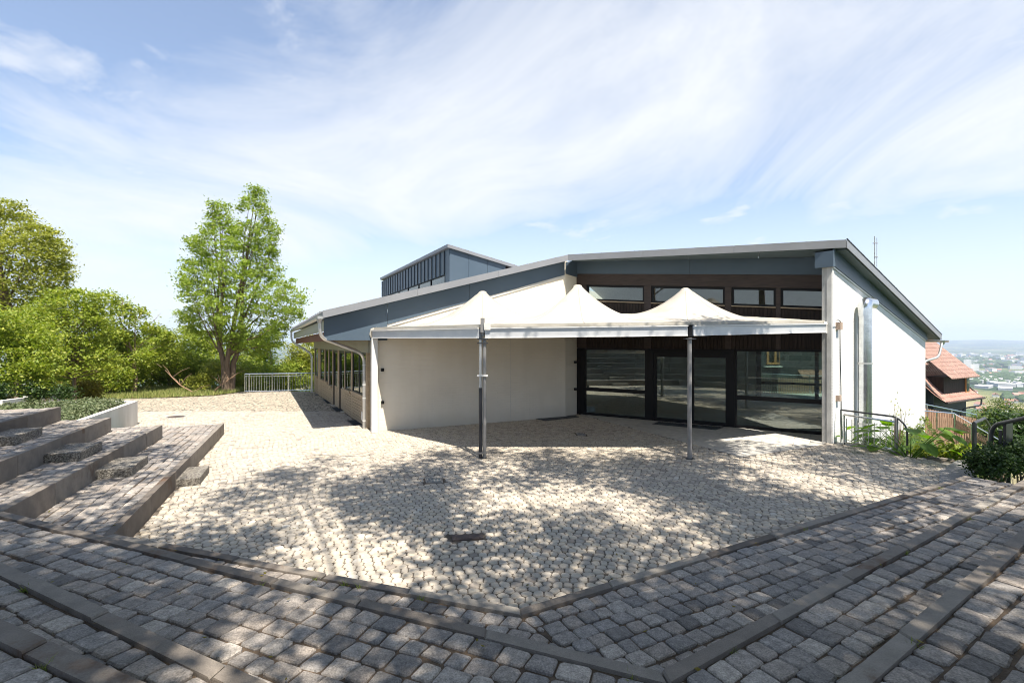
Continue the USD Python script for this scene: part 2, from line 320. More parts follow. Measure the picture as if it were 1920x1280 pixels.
plain('zinc', (.52, .52, .50), (.62, .61, .58), scale=3, rough=.38, metallic=.75)
plain('galvanised', (.60, .62, .63), (.74, .76, .76), scale=7, rough=.17, metallic=.95)
plain('white_steel', (.60, .60, .585), (.68, .67, .65), scale=2, rough=.45)
plain('awning_beam', (.52, .53, .55), (.62, .62, .62), scale=1.6, rough=.42, metallic=.35)
plain('grey_steel', (.22, .215, .21), (.30, .29, .28), scale=4, rough=.45, metallic=.35)
plain('dark_steel', (.045, .048, .05), (.07, .07, .072), scale=4, rough=.4, metallic=.4)
plain('dark_plastic', (.02, .022, .028), rough=.3)
plain('rubber_mat', (.014, .018, .026), (.024, .028, .036), scale=30, rough=.9, bump=.6, bscale=120)
plain('grey_mat', (.12, .13, .15), (.16, .17, .18), scale=30, rough=.9, bump=.6, bscale=120)
plain('iron_cover', (.055, .042, .038), (.09, .065, .055), scale=8, rough=.7, bump=.5, bscale=90)
plain('slate_cover', (.075, .095, .11), (.10, .12, .13), scale=8, rough=.6)
plain('tan_box', (.34, .25, .19), (.40, .30, .23), rough=.6)
plain('interior_white', (.74, .74, .68), (.8, .8, .74), scale=1, rough=.8)
plain('interior_floor', (.22, .19, .15), (.28, .24, .19), scale=2, rough=.45)
plain('dark_slate', (.028, .036, .040), (.042, .05, .054), scale=2.5, rough=.6, stretch=(5, 5, .6))
plain('orange_wood', (.42, .20, .07), (.52, .27, .10), scale=3, rough=.5)
plain('roof_tile', (.24, .125, .095), (.36, .21, .165), scale=3.5, rough=.8)
plain('roof_tile_old', (.20, .115, .09), (.30, .185, .145), scale=3.5, rough=.8)
plain('town_white', (.66, .66, .64), (.76, .75, .72), scale=.01, rough=.8)
plain('town_roof', (.30, .13, .09), (.36, .2, .15), scale=.01, rough=.8)
plain('town_grey', (.36, .36, .37), (.45, .45, .45), scale=.01, rough=.8)
plain('bark', (.11, .075, .05), (.20, .145, .10), scale=6, rough=.9, stretch=(4, 4, .6), bump=.7, bscale=20, bdist=.03)
plain('pale_bark', (.26, .17, .11), (.36, .26, .18), scale=6, rough=.9, bump=.5)
plain('dry_branch', (.20, .125, .075), (.28, .18, .115), scale=6, rough=.9)
plain('gravel', (.19, .18, .17), (.34, .33, .32), scale=45, rough=.9, bump=.9, bscale=60, bdist=.02)
plain('soil', (.05, .035, .022), (.09, .065, .04), scale=5, rough=.95, bump=.6, bscale=30)
mk('exposed_aggregate', {'g': ('geometry', {}), 'v': ('voronoi_texture', {'scale': 62.0}), 's': ('separate_color', {}), 'r': ('rgb_ramp', {'ramp': [(0, (.045, .038, .03)), (.5, (.16, .142, .118)), (1, (.38, .35, .30))]}),
    'rb': ('rgb_ramp', {'ramp': [(0, (1, 1, 1)), (.6, (0, 0, 0))]}), 'b': ('bump', {'strength': 1.0, 'distance': .012}), 'p': ('principled_bsdf', {'roughness': .8})},
   [('g.position', 'v.vector'), ('v.color', 's.color'), ('s.r', 'r.fac'), ('r.color', 'p.base_color'), ('v.distance', 'rb.fac'), ('rb.color', 'b.height'), ('b.normal', 'p.normal')], 'p.BSDF')
mk('membrane', {'g': ('geometry', {}), 'n': ('noise_texture', {'scale': 1.5, 'detail': 6.0, 'roughness': .65}), 'r': ('rgb_ramp', {'ramp': [(.3, (.33, .305, .26)), (.55, (.42, .395, .345)), (.75, (.46, .435, .385))]}), 'p': ('principled_bsdf', {'roughness': .6, 'specular_ior_level': .3}),
    't': ('translucent_bsdf', {'color': (.66, .56, .42)}), 'm': ('mix_closure', {'fac': .04})}, [('g.position', 'n.vector'), ('n.fac', 'r.fac'), ('r.color', 'p.base_color'), ('p.BSDF', 'm.closure1'), ('t.BSDF', 'm.closure2')], 'm.closure')
plain('membrane_seam', (.30, .28, .24), rough=.7)
mk('pane', {'f': ('fresnel', {'IOR': 2.3}), 't': ('transparent_bsdf', {'color': (.72, .80, .76)}), 'g': ('glossy_bsdf', {'roughness': 0.0, 'color': (.95, 1, .98)}), 'm': ('mix_closure', {})},
   [('f.fac', 'm.fac'), ('t.BSDF', 'm.closure1'), ('g.BSDF', 'm.closure2')], 'm.closure')
mk('upper_pane', {'f': ('fresnel', {'IOR': 1.9}), 't': ('transparent_bsdf', {'color': (.8, .84, .8)}), 'g': ('glossy_bsdf', {'roughness': 0.0}), 'm': ('mix_closure', {})},
   [('f.fac', 'm.fac'), ('t.BSDF', 'm.closure1'), ('g.BSDF', 'm.closure2')], 'm.closure')
mk('dark_pane', {'f': ('fresnel', {'IOR': 2.2}), 't': ('transparent_bsdf', {'color': (.5, .56, .54)}), 'g': ('glossy_bsdf', {'roughness': 0.0, 'color': (.95, 1, .98)}), 'm': ('mix_closure', {})},
   [('f.fac', 'm.fac'), ('t.BSDF', 'm.closure1'), ('g.BSDF', 'm.closure2')], 'm.closure')
leafy('leaf_maple', [(0, (.10, .16, .02)), (.5, (.22, .30, .04)), (1, (.36, .41, .075))])
leafy('leaf_olive', [(0, (.115, .14, .02)), (.5, (.26, .285, .045)), (1, (.42, .41, .085))])
leafy('leaf_fresh', [(0, (.085, .14, .018)), (.5, (.22, .28, .035)), (1, (.38, .38, .07))])
leafy('leaf_deep', [(0, (.016, .036, .010)), (.5, (.032, .066, .014)), (1, (.065, .10, .02))], .3)
leafy('leaf_yellow', [(0, (.09, .085, .012)), (.5, (.17, .145, .02)), (1, (.24, .19, .04))])
leafy('leaf_shade', [(0, (.07, .10, .03)), (.5, (.115, .15, .04)), (1, (.17, .20, .055))], .66)
leafy('grass_blade', [(0, (.13, .18, .04)), (.5, (.24, .27, .075)), (1, (.38, .36, .15))], .25)
leafy('ground_cover', [(0, (.06, .085, .035)), (.5, (.11, .14, .06)), (1, (.20, .21, .11))], .25)
leafy('big_leaf', [(0, (.06, .13, .015)), (.5, (.10, .19, .02)), (1, (.15, .24, .03))], .45)
mk('land', {'g': ('geometry', {}), 'v': ('voronoi_texture', {'scale': .0045, 'feature': 'f1'}), 's': ('separate_color', {}), 'n': ('noise_texture', {'scale': .0016, 'detail': 6.0, 'roughness': .65}), 'n2': ('noise_texture', {'scale': .9, 'detail': 5.0}),
    'c': ('rgb_ramp', {'ramp': [(0, (.06, .11, .03)), (.35, (.10, .15, .045)), (.6, (.20, .20, .08)), (.8, (.30, .26, .14)), (1, (.08, .13, .04))]}), 'w': ('rgb_ramp', {'ramp': [(.46, (0, 0, 0)), (.52, (1, 1, 1))]}), 'm': ('mix', {'color2': (.030, .062, .024)}),
    'q': ('rgb_ramp', {'ramp': [(.3, (.55, .55, .55)), (.7, (1.05, 1.05, 1.05))]}), 'k': ('mix', {'mix_type': 'multiply', 'fac': 1.0}), 'p': ('principled_bsdf', {'roughness': .95, 'specular_ior_level': .1})},
   [('g.position', 'v.vector'), ('v.color', 's.color'), ('s.r', 'c.fac'), ('g.position', 'n.vector'), ('n.fac', 'w.fac'), ('c.color', 'm.color1'), ('w.color', 'm.fac'), ('g.position', 'n2.vector'), ('n2.fac', 'q.fac'), ('m.color', 'k.color1'), ('q.color', 'k.color2'), ('k.color', 'p.base_color')], 'p.BSDF')
plain('far_wood', (.030, .060, .022), (.06, .10, .035), scale=.06, rough=.95)

# ------------------------------------------------------------------ ground plan of the hall and the plaza
A = at(712, 808); K = at(1060, 781); B = at(1083, 775.5); E = at(1543, 815); D = at(1561, 831)
FC = at(690, 803); FE = at(590, 735)
dA = unit(K - A)[:2]; LA = np.linalg.norm(K - A)
dB = unit(E - B)[:2]; LB = np.linalg.norm(E - B)
dF = unit(FE - FC)[:2]; LF = np.linalg.norm(FE - FC)
dR = V(math.cos(math.radians(40)), math.sin(math.radians(40)))
LR = along(D, dR, 1735)
_n = V(-dR[1], dR[0]); LB = float(((D[:2] + _n * .275 - B[:2]) @ _n) / (dB @ _n)) - .01
_o = A[:2] + V(dA[1], -dA[0]) * .33                       # the front roof edge stands a little proud of the left wall
P1 = V(*(_o + dA * along(_o, dA, 605)), 0); P1[2] = zat(583, P1[1])
P2 = V(*(_o + dA * along(_o, dA, 1065)), 0); P2[2] = zat(478, P2[1])
P3 = V(9.37, 13.75, zat(450, 13.75))
tR = along(P3, dR, 1765); P4 = V(*(P3[:2] + dR * tR), 0); P4[2] = zat(628, P4[1])
P0 = V(-12.76, 28.5, 3.66)
fL = unit((P0 - P1)[:2])                                  # along the left eave, away
nA = V(-dA[1], dA[0]); nB = V(-dB[1], dB[0]); nR = V(-dR[1], dR[0]); nF = V(-dF[1], dF[0])   # nA, nB, nR point indoors, nF outdoors

# ------------------------------------------------------------------ land, valley, far hills
site = Polygon([(-14, 30), (-17, 18), (-13, 4), (-12, -6), (8, -6), (11.2, 4), (11.0, 11.9), (9.2, 14.0), (18.0, 21.5), (14, 33), (2, 38), (-6, 36)])
def land_height(x, y):
    d = shapely.distance(site, shapely.points(x, y)); r = np.hypot(x, y); a = np.arctan2(x, y)
    drop = 172 * (1 - np.exp(-d / 330.0)) * np.clip((y + .25 * x + 60) / 60, 0, 1)
    back = np.clip(-y - 4, 0, 60) * .09 * np.exp(-np.maximum(d - 40, 0) / 200)
    p = np.stack([x / 900, y / 900, np.zeros_like(x)], -1)
    h = -.45 - drop + np.where(d > 0, back, 0) + (meshkit.fbm(p, 4, 3) - .5) * 26 * np.clip((d - 150) / 900, 0, 1)
    ridge = np.clip((r - 11000) / 9000, 0, 1) ** 1.5
    hill = (meshkit.fbm(np.stack([a * 9, r / 9000, np.zeros_like(a)], -1), 5, 11) - .2) * 430
    h = h - 1.5 * np.clip(d / 1.2, 0, 1) * np.clip((x - 6) / 3, 0, 1) * np.clip((y - 9) / 2, 0, 1)
    return h + ridge * np.maximum(hill, 40)
rr = np.r_[0, np.geomspace(6, 120, 34), np.geomspace(140, 26000, 60)]
aa = np.linspace(-np.pi, np.pi, 181)
R_, A_ = np.meshgrid(rr, aa, indexing='ij')
X_, Y_ = R_ * np.sin(A_) + 1.0, R_ * np.cos(A_) + 10.0
Z_ = land_height(X_.ravel(), Y_.ravel()).reshape(X_.shape)
g = MB().grid(np.stack([X_, Y_, Z_], -1)); v_, f_ = g.get()
solo('hillside_and_valley', (v_, f_[:, ::-1]), 'land', 'green hillside falling to a hazy valley with fields and far blue hills', 'land', kind='structure', smooth=True)
def ground(x, y): return float(land_height(np.array([x], float), np.array([y], float))[0])

# far woods in the valley: rounded clumps, one mass
mb = MB(); ico = None
import trimesh
ico = trimesh.creation.icosphere(1)
r2 = np.random.default_rng(21)
for k in range(900):
    a = math.radians(r2.uniform(35, 50)); dist = r2.choice([r2.uniform(500, 1500), r2.uniform(1500, 3600), r2.uniform(3600, 7500)])
    if meshkit.fbm(np.array([[dist * math.sin(a) / 420, dist * math.cos(a) / 420, 0]]), 3, 5)[0] < .5: continue
    for q in range(5):
        x, y = dist * math.sin(a) + r2.normal(0, 26), dist * math.cos(a) + r2.normal(0, 26); s = r2.uniform(7, 13) * (1 + dist / 9000)
        mb.add(ico.vertices * V(s, s, s * .9) * (1 + .35 * (meshkit.noise(ico.vertices * 2.3 + k) - .5))[:, None] + V(x, y, ground(x, y) + s * .45), ico.faces)
solo('far_woods', mb, 'far_wood', 'dark green belts of far-off woodland across the valley', 'wood', kind='stuff')

# town in the valley
def town_house(name, label, w, d, h, roof, cat='building', flat=False):
    t = Thing(name, label, cat, (0, 0, -500)); z = -500
    t.part('walls', MB().box((0, 0, z + h / 2), (w, d, h)), 'town_white' if roof != 'town_white' else 'town_grey')
    if flat: t.part('roof', MB().box((0, 0, z + h + .6), (w + 1, d + 1, 1.2)), roof)
    else:
        q = w / 2 + .8; e = d / 2 + .8; p = h + w * .38
        t.part('roof', MB().add([(-q, -e, z + h), (q, -e, z + h), (0, -e, z + p), (-q, e, z + h), (q, e, z + h), (0, e, z + p)], [[0, 1, 2], [3, 5, 4], [0, 2, 5], [0, 5, 3], [1, 4, 5], [1, 5, 2], [0, 3, 4], [0, 4, 1]]), roof)
    if h > 11:
        for row in range(int(h // 5)):
            t.part('window_band', MB().box((0, 0, z + 3 + row * 4.6), (w + .3, d * .96, 1.5)), 'town_grey')
    return t
protos = [town_house('town_house', 'small white house with red gable roof out in the hazy valley town', 12, 14, 7, 'town_roof'),
          town_house('town_block', 'pale apartment block with flat roof out in the hazy valley town', 24, 40, 15, 'town_grey', flat=True),
          town_house('town_hall_shed', 'long white industrial hall far out on the valley floor', 46, 95, 12, 'town_white', 'industrial hall', flat=True)]
placed_first = [False] * 3
ZONE = [(3350, 'at the near edge of the valley town'), (4600, 'in the middle of the valley town'), (6300, 'in the farther quarter of the valley town'), (99999, 'in the hazy far suburb under the hills')]
def place_town(k, x, y, rot, sc, label=None):
    z = ground(x, y); p = protos[k]
    zone = next(w for d_, w in ZONE if math.hypot(x, y) < d_)
    lab = f"{['small white house with red gable roof', 'pale flat-roofed apartment block', 'long white flat-roofed industrial hall'][k]} {zone}"; gr = ['red-roofed houses of the valley town', 'apartment blocks of the valley town', 'industrial halls of the valley floor'][k] + ', ' + zone
    if not placed_first[k]:
        placed_first[k] = True
        xf = UsdGeom.Xform(p.prim); xf.ClearXformOpOrder()
        xf.AddTranslateOp(opSuffix='place').Set(Gf.Vec3d(x, y, z - 1)); xf.AddRotateZOp().Set(rot); tag(p.prim, lab, None, gr)
        return
    copy_of(p.path, p.path.split('/')[-1].rstrip('0123456789').rstrip('_'), lab, p.prim.GetCustomDataByKey('category'), (x, y, z - 1), rot, sc, gr)
r3 = np.random.default_rng(5)
def polar(u, dist): a = math.atan((u - 960) / F); return dist * math.sin(a), dist * math.cos(a)
for k in range(34):
    x, y = polar(r3.uniform(1775, 1930), r3.uniform(2500, 3300)); place_town(2 if r3.random() < .6 else 1, x, y, r3.uniform(-60, -25), r3.uniform(.7, 1.15))
for k in range(120):
    x, y = polar(r3.uniform(1748, 1930), r3.uniform(3400, 6200)); place_town(0 if r3.random() < .72 else 1, x, y, r3.uniform(0, 180), r3.uniform(.9, 1.7))
for k in range(60):
    x, y = polar(r3.uniform(1745, 1930), r3.uniform(6500, 9500)); place_town(0 if r3.random() < .6 else 1, x, y, r3.uniform(0, 180), r3.uniform(1.4, 2.4))
for k in range(14):
    x, y = polar(r3.uniform(1820, 1930), r3.uniform(1500, 2300)); place_town(0, x, y, r3.uniform(0, 180), r3.uniform(1.0, 1.5))
x, y = polar(1814, 4100); zt = ground(x, y)
t = Thing('tower_block', 'tall white tower block standing over the far valley town', 'tower block', (x, y, zt))
t.part('walls', MB().box((x, y, zt + 33), (34, 26, 66), -.7), 'town_white'); t.part('side_wing', MB().box((x + 34, y - 10, zt + 20), (40, 22, 40), -.7), 'town_white')
t.part('roof_box', MB().box((x, y, zt + 68), (14, 12, 4), -.7), 'town_grey')

# ------------------------------------------------------------------ terrace steps (polylines of the kerbs)
Z = [.33, .66, 1.0, 1.33, 1.66, 1.99, 2.32]
c1 = at(213, 1000, Z[0]); k1 = at(975, 1140, Z[0])
lines = [[at(420, 793, Z[0]), c1, k1, at(1810, 890, Z[0])],
         [at(304, 796, Z[1]), at(5, 958, Z[1]), at(1240, 1255, Z[1]), V(9.4, 8.67, Z[1])],
         [at(209, 782, Z[2]), V(-7.19, 5.61, Z[2]), V(.447, 1.846, Z[2]), V(9.5, 7.83, Z[2])],
         [at(114, 762, Z[3]), V(-7.98, 4.94, Z[3]), V(.9, 1.16, Z[3]), V(9.8, 7.0, Z[3])]]
for k in range(4, 7):                                     # the rows behind the viewer, seen mirrored in the glazing
    o = 1.1 * (k - 3)
    lines.append([lines[3][0] + V(-.95 * o, -.55 * o, 0), lines[3][1] + V(-.95 * o, -.9 * o, 0), lines[3][2] + V(.2 * o, -1.0 * o, 0), lines[3][3] + V(.6 * o, -.9 * o, 0)])
for k in range(7):
    for p in lines[k]: p[2] = Z[k]
KW = .11
def inset_line(p, q, w):
    d = unit((q - p)[:2]); n = V(d[1], -d[0])             # towards the upper row (right of the walking direction)
    return n * w
def sett_rows(poly, p, q, w, rg, inset=.02, lmin=.16, lmax=.24):
    """Rows of setts parallel to p-q filling poly."""
    d = unit((q - p)[:2]); n = V(d[1], -d[0]); L = np.linalg.norm((q - p)[:2])
    P = shapely.prepared.prep(poly.buffer(-.01)); out = []; bx = np.array(poly.exterior.coords)[:, :2] - p[:2]
    t0, t1 = (bx @ d).min(), (bx @ d).max(); o0, o1 = (bx @ n).min(), (bx @ n).max()
    o = o0 + .005
    while o < o1 - .05:
        ww = w * rg.uniform(.93, 1.09); t = t0 - rg.uniform(0, .2); prev = rg.normal(0, .008, 2)
        while t < t1:
            l = rg.uniform(lmin, lmax); nx = rg.normal(0, .011, 2); wob = .012 * math.sin(t * 1.7 + o * 5)
            pts = [(t + prev[0], o + wob), (t + l + nx[0], o + wob + rg.normal(0, .009)), (t + l + nx[1], o + ww + wob), (t + prev[1], o + ww + wob + rg.normal(0, .009))]
            pl = Polygon([p[:2] + d * a + n * b for a, b in pts])
            if P.intersects(pl):
                c = pl if P.contains(pl) else pl.intersection(poly)
                if c.geom_type == 'Polygon' and c.area > .25 * pl.area:
                    e = rounded(np.array(c.exterior.coords)[:-1], rg.uniform(.016, .03), 1, rg.uniform(.005, .009))
                    if e is not None and len(e) > 3: out.append(e)
            t += l; prev = nx
        o += ww
    return out

r4 = np.random.default_rng(11)
WHERE = ['on the left side of the plaza', 'in the middle, facing the glazed front', 'on the right side, nearest the railing']
ORD = ['lowest', 'second', 'third', 'fourth']
for k in range(7):
    lo = lines[k]; hi = lines[k + 1] if k < 6 else [p + V(0, -1.2, 0) for p in lines[6]]
    for s in range(3):
        p, q, a, b = lo[s], lo[s + 1], hi[s], hi[s + 1]
        kn = inset_line(p, q, 1.0)
        # corners of the kerb strip are mitred with the neighbours
        def mitre(j, w):
            if j == 0: return lo[0][:2] + inset_line(lo[0], lo[1], w)
            if j == 3: return lo[3][:2] + inset_line(lo[2], lo[3], w)
            d1, d2 = unit((lo[j] - lo[j - 1])[:2]), unit((lo[j + 1] - lo[j])[:2]); n1, n2 = V(d1[1], -d1[0]), V(d2[1], -d2[0]); m = unit(n1 + n2)
            return lo[j][:2] + m * w / (m @ n1)
        iP, iQ = mitre(s, KW), mitre(s + 1, KW)
        z = Z[k]
        label = (f'{ORD[k]} cobbled terrace step {WHERE[s]}' if k < 4 else f'{["fifth", "sixth", "topmost"][k - 4]} terrace step behind the viewer, {["left side", "middle", "right side"][s]}, mirrored in the glazing')
        th = Thing('terrace_step', label, 'terrace step', (*((p + q) / 2)[:2], 0), kind='structure')
        back = [b[:2] - inset_line(a, b, -.05), a[:2] - inset_line(a, b, -.05)]
        bed = [iP, iQ, back[0], back[1]]
        if s == 0 and k < 4:
            pr = -kn[:2] if False else inset_line(p, q, 1.0); ext = p[:2] + pr * (1.75 if k == 0 else 1.2)
            bed += ([back[1] + pr * .62] if k == 0 else []) + [ext]
        bed = np.array(bed)
        tri = trimesh.creation.extrude_polygon(Polygon(bed).buffer(0), z - .034 + .5, engine='earcut'); th.part('bed', (np.array(tri.vertices) + V(0, 0, -.5), np.array(tri.faces)), 'joint_soil')
        # kerb stones, each a piece of its own
        L = np.linalg.norm((q - p)[:2]); nst = max(2, int(round(L / (1.25 if s else 1.6))))
        cuts = np.r_[0, np.sort((np.arange(1, nst) + r4.uniform(-.12, .12, nst - 1)) / nst), 1]
        for i in range(nst):
            f0, f1 = cuts[i], cuts[i + 1]; gap = .004 / L
            f0 += gap * (i > 0); f1 -= gap * (i < nst - 1)
            ring = [p[:2] + (q - p)[:2] * f0, p[:2] + (q - p)[:2] * f1, iP + (iQ - iP) * f1, iP + (iQ - iP) * f0]
            jig = r4.normal(0, .004, 2)
            v, f = stone(np.array(ring) + jig, z + r4.normal(0, .004), chamfer=.012, depth=.5)
            th.part('kerb_stone', (v, f), 'kerb_concrete', tone=float(np.clip(r4.normal(.5, .25), 0, 1)))
        if k < 4:
            front = Polygon([iP, iQ, b[:2], a[:2]] + ([tuple(x) for x in bed[4:]] if s == 0 else [])).buffer(-.004)
            if not front.is_valid: front = front.buffer(0)
            setts = sett_rows(front, V(*iP, 0), V(*iQ, 0), .18 if s else .175, r4)
            setts.sort(key=lambda e: np.hypot(*e.mean(0)))
            rest, tones = MB(), []
            for i, e in enumerate(setts):
                tone = float(np.clip(r4.normal(.45, .22), 0, 1))
                v, f = stone(e, z - .016 + r4.normal(0, .005), chamfer=r4.uniform(.008, .012), depth=.06, dome=r4.uniform(.001, .006), tilt=r4.normal(0, .025, 2))
                if i < 300: th.part('cobble', (v, f), 'granite_sett', tone=tone)
                else: rest.add(v, f); tones.append(np.full(len(v), tone))
            if tones: th.part('cobbles_beyond', rest, 'granite_sett', tone=np.concatenate(tones), kind='stuff')
        else:
            th.part('paving', MB().prism(bed[:4], z - .044, z - .02), 'paving_distance')

# ------------------------------------------------------------------ plaza
covers = {'c1': [at(797, 896), at(829, 896.5), at(831, 904.5), at(799, 904.5)], 'c2': [at(847, 1003), at(905, 1000), at(906, 1009), at(848, 1013)], 'c3': [at(1080, 811.5), at(1094, 811.5), at(1099, 815.5), at(1084, 815.5)]}
slab_poly = [B + V(*(dB * .15 - nB * .06), 0), at(1390, 856), at(1541, 832) + V(0, -.05, 0), B + V(*(dB * (LB - .02) - nB * .06), 0)]
plaza = Polygon([lines[0][3][:2], at(1790, 862)[:2], at(1690, 849)[:2], D[:2] + V(.15, -.1), D[:2], (D + V(*nR * .3, 0))[:2], E[:2], B[:2], K[:2], A[:2], FC[:2], FE[:2], (-11.6, 28.6), (-16, 28.2), (-18.2, 25.2), (-20.5, 24.4), (-19.6, 21), (-13.4, 16.2), (-9.6, 15.6), lines[0][0][:2], c1[:2], k1[:2]])
if not plaza.is_valid: plaza = plaza.buffer(0)
pz = Thing('plaza', 'open plaza paved with irregular pale rounded stones before the hall', 'plaza', (0, 10, 0), kind='structure')
def flat(poly, z):
    tri = trimesh.creation.triangulate_polygon(poly, engine='earcut'); return np.c_[tri[0], np.full(len(tri[0]), z)], np.array(tri[1])
YFAR = 20.5
pz.part('joint_bed', flat(plaza.buffer(.05), -.0125), 'joint_sand')
far_part = plaza.intersection(Polygon([(-40, YFAR), (40, YFAR), (40, 40), (-40, 40)]))
for gp in getattr(far_part, 'geoms', [far_part]):
    if gp.area > .2: pz.part('paving_beyond', flat(gp, -.002), 'paving_distance')
near = plaza.intersection(Polygon([(-40, 0), (40, 0), (40, YFAR), (-40, YFAR)])).difference(Polygon([p[:2] for p in slab_poly]).buffer(.01))
for c in covers.values(): near = near.difference(Polygon([p[:2] for p in c]).buffer(.03))
near = near.buffer(-.005)
r5 = np.random.default_rng(3); S = .128
x0, y0, x1, y1 = near.bounds
gx, gy = np.meshgrid(np.arange(x0 - .5, x1 + .5, S), np.arange(y0 - .5, y1 + .5, S * .93), indexing='ij')
gx = gx + (np.arange(gx.shape[1]) % 2)[None] * S / 2
pts = np.c_[gx.ravel(), gy.ravel()]
pts = pts[shapely.contains_xy(near.buffer(.35), pts[:, 0], pts[:, 1])]
pts = pts + r5.normal(0, S * .165, pts.shape)
# bend the rows like the laid arcs of the photograph and stretch some of them
pts = pts + .1 * np.c_[np.sin(pts[:, 1] * 1.3 + np.sin(pts[:, 0] * .7)), np.sin(pts[:, 0] * 1.1 + 1.3)]
vo = Voronoi(pts)
cells = []
inside = shapely.contains_xy(near, pts[:, 0], pts[:, 1])
for i in np.nonzero(inside)[0]:
    reg = vo.regions[vo.point_region[i]]
    if -1 in reg or len(reg) < 4: continue
    cells.append(vo.vertices[reg])
geo = shapely.polygons([shapely.linearrings(c) for c in cells])
geo = shapely.intersection(geo, near)
geo = shapely.buffer(shapely.buffer(geo, -.029), .0242, quad_segs=1)
order = np.argsort(np.hypot(*(shapely.get_coordinates(shapely.centroid(geo)).T)) if len(geo) else [])
rest, tones, cnt = MB(), [], 0
for i in order:
    gq = geo[i]
    if gq.geom_type != 'Polygon' or gq.is_empty or gq.area < .002: continue
    e = np.array(gq.exterior.coords)[:-1]
    if len(e) > 14: e = np.array(gq.simplify(.006).exterior.coords)[:-1]
    c = e.mean(0); hue = meshkit.noise(np.array([[c[0] * .5, c[1] * .5, 0]]), 4)[0] - .5
    tone = float(np.clip(r5.normal(.5 + .22 * hue, .2), 0, 1)); z = r5.normal(0, .0022)
    v, f = stone(e, z, chamfer=.008, dome=.001, tilt=r5.normal(0, .006, 2), skirt=False)
    v[:len(e), 2] = -.013
    if cnt < 300: pz.part('paver', (v, f), 'paver_stone', tone=tone)
    else: rest.add(v, f); tones.append(np.full(len(v), tone))
    cnt += 1
pz.part('pavers_beyond', rest, 'paver_stone', tone=np.concatenate(tones), kind='stuff')

# fallen leaves and small tufts between the stones
rl = np.random.default_rng(61); fl_ = []
def surface(x, y):
    z = 0.0
    for k in range(4):
        pg = Polygon([p[:2] for p in lines[k]] + [p[:2] for p in lines[6][::-1]])
        if pg.contains(shapely.Point(x, y)): z = Z[k]
    return z
ends = [lines[k] for k in range(4)]
for i in range(150):
    y = rl.uniform(2.0, 9.0); x = rl.uniform(-1.0, 1.0) * y * 1.02; fl_.append((x, y, surface(x, y) + .012))
(v, f), tn = leaf_mesh(np.array(fl_), rl.uniform(.025, .055, len(fl_)), 4.0, rl); solo('fallen_leaves', (v, f), 'leaf_yellow', 'small yellowed leaves scattered over the cobbles', 'fallen leaves', kind='stuff', tone=tn)
tv, tf, n_ = [], [], 0
for i in range(20):
    k = rl.integers(0, 4); s_ = rl.integers(1, 3); t_ = rl.uniform(0, 1); p = lines[k][s_] * (1 - t_) + lines[k][s_ + 1] * t_; p = p[:2] + inset_line(lines[k][s_], lines[k][s_ + 1], KW + .012)
    m = rl.integers(8, 22); b = np.c_[p + rl.normal(0, .018, (m, 2)), np.full(m, Z[k] - .03)]; le = np.c_[rl.normal(0, .03, (m, 2)), rl.uniform(.025, .055, m)]; w = rl.normal(0, .004, (m, 3)) * V(1, 1, 0)
    tv.append(np.stack([b - w, b + w, b + le], 1).reshape(-1, 3)); n_ += m
tv = np.vstack(tv); solo('joint_grass', (tv, np.arange(len(tv)).reshape(-1, 3)), 'grass_blade', 'small grass tufts growing along the kerb joints', 'grass', kind='stuff', tone=np.repeat(rl.uniform(0, .6, len(tv) // 3), 3))

# entrance landing of large smooth slabs
th = Thing('entrance_landing', 'smooth pale stone landing before the glazed entrance', 'landing', (6, 14.5, 0), kind='structure')
sp = Polygon([p[:2] for p in slab_poly]); th.part('bed', flat(sp, -.012), 'joint_soil')
for i in range(-2, 16):
    for j in range(0, 9):
        off = (j % 2) * .4; q = [B[:2] + dB * (i * .8 + off + a) - nB * (j * .6 + .0 + b) for a, b in ((0.004, .004), (.796, .004), (.796, .596), (.004, .596))]
        c = Polygon(q).intersection(sp)
        if c.geom_type == 'Polygon' and c.area > .03:
            v, f = stone(np.array(c.exterior.coords)[:-1], .004, chamfer=.004, depth=.016); th.part('paving_slab', (v, f), 'slab_stone', tone=float(np.clip(r5.normal(.5, .22), 0, 1)))

# covers and grates in the paving
def cover(key, name, label, cat, mat, frame):
    q = np.array([p[:2] for p in covers[key]]); c = q.mean(0); t = Thing(name, label, cat, (*c, 0))
    t.part('frame', MB().prism(c + (q - c) * 1.0, -.016, .006), frame)
    L = unit(q[1] - q[0]); wd = np.linalg.norm(q[1] - q[0]); ht = np.linalg.norm(q[3] - q[0])
    t.part('plate', MB().prism(c + (q - c) * (1 - .04 / max(.2, ht)), .0062, .009), mat)
    n = 9 if wd > .4 else 5; up = unit(q[3] - q[0])
    for i in range(n):
        a = q[0] + (q[1] - q[0]) * (.12 + .76 * i / (n - 1)); b = a + (q[3] - q[0]) * .8; a = a + (q[3] - q[0]) * .2
        t.part('rib', MB().bar((*a, .011), (*b, .011), .018, .006), frame)
cover('c1', 'drain_cover', 'small slate-blue square drain cover in the middle of the plaza', 'drain cover', 'slate_cover', 'grey_steel')
cover('c2', 'access_cover', 'rusty brown rectangular access cover in the shaded pale paving', 'access cover', 'iron_cover', 'iron_cover')
cover('c3', 'floor_drain', 'little dark drain cover in the paving under the white canopy', 'drain cover', 'slate_cover', 'grey_steel')
m0 = at(330, 781); t = Thing('manhole_cover', 'round brown manhole cover in the sunlit paving left', 'manhole cover', m0)
ring = [(m0[0] + .32 * math.cos(a), m0[1] + .32 * math.sin(a)) for a in np.linspace(0, 2 * np.pi, 20)[:-1]]
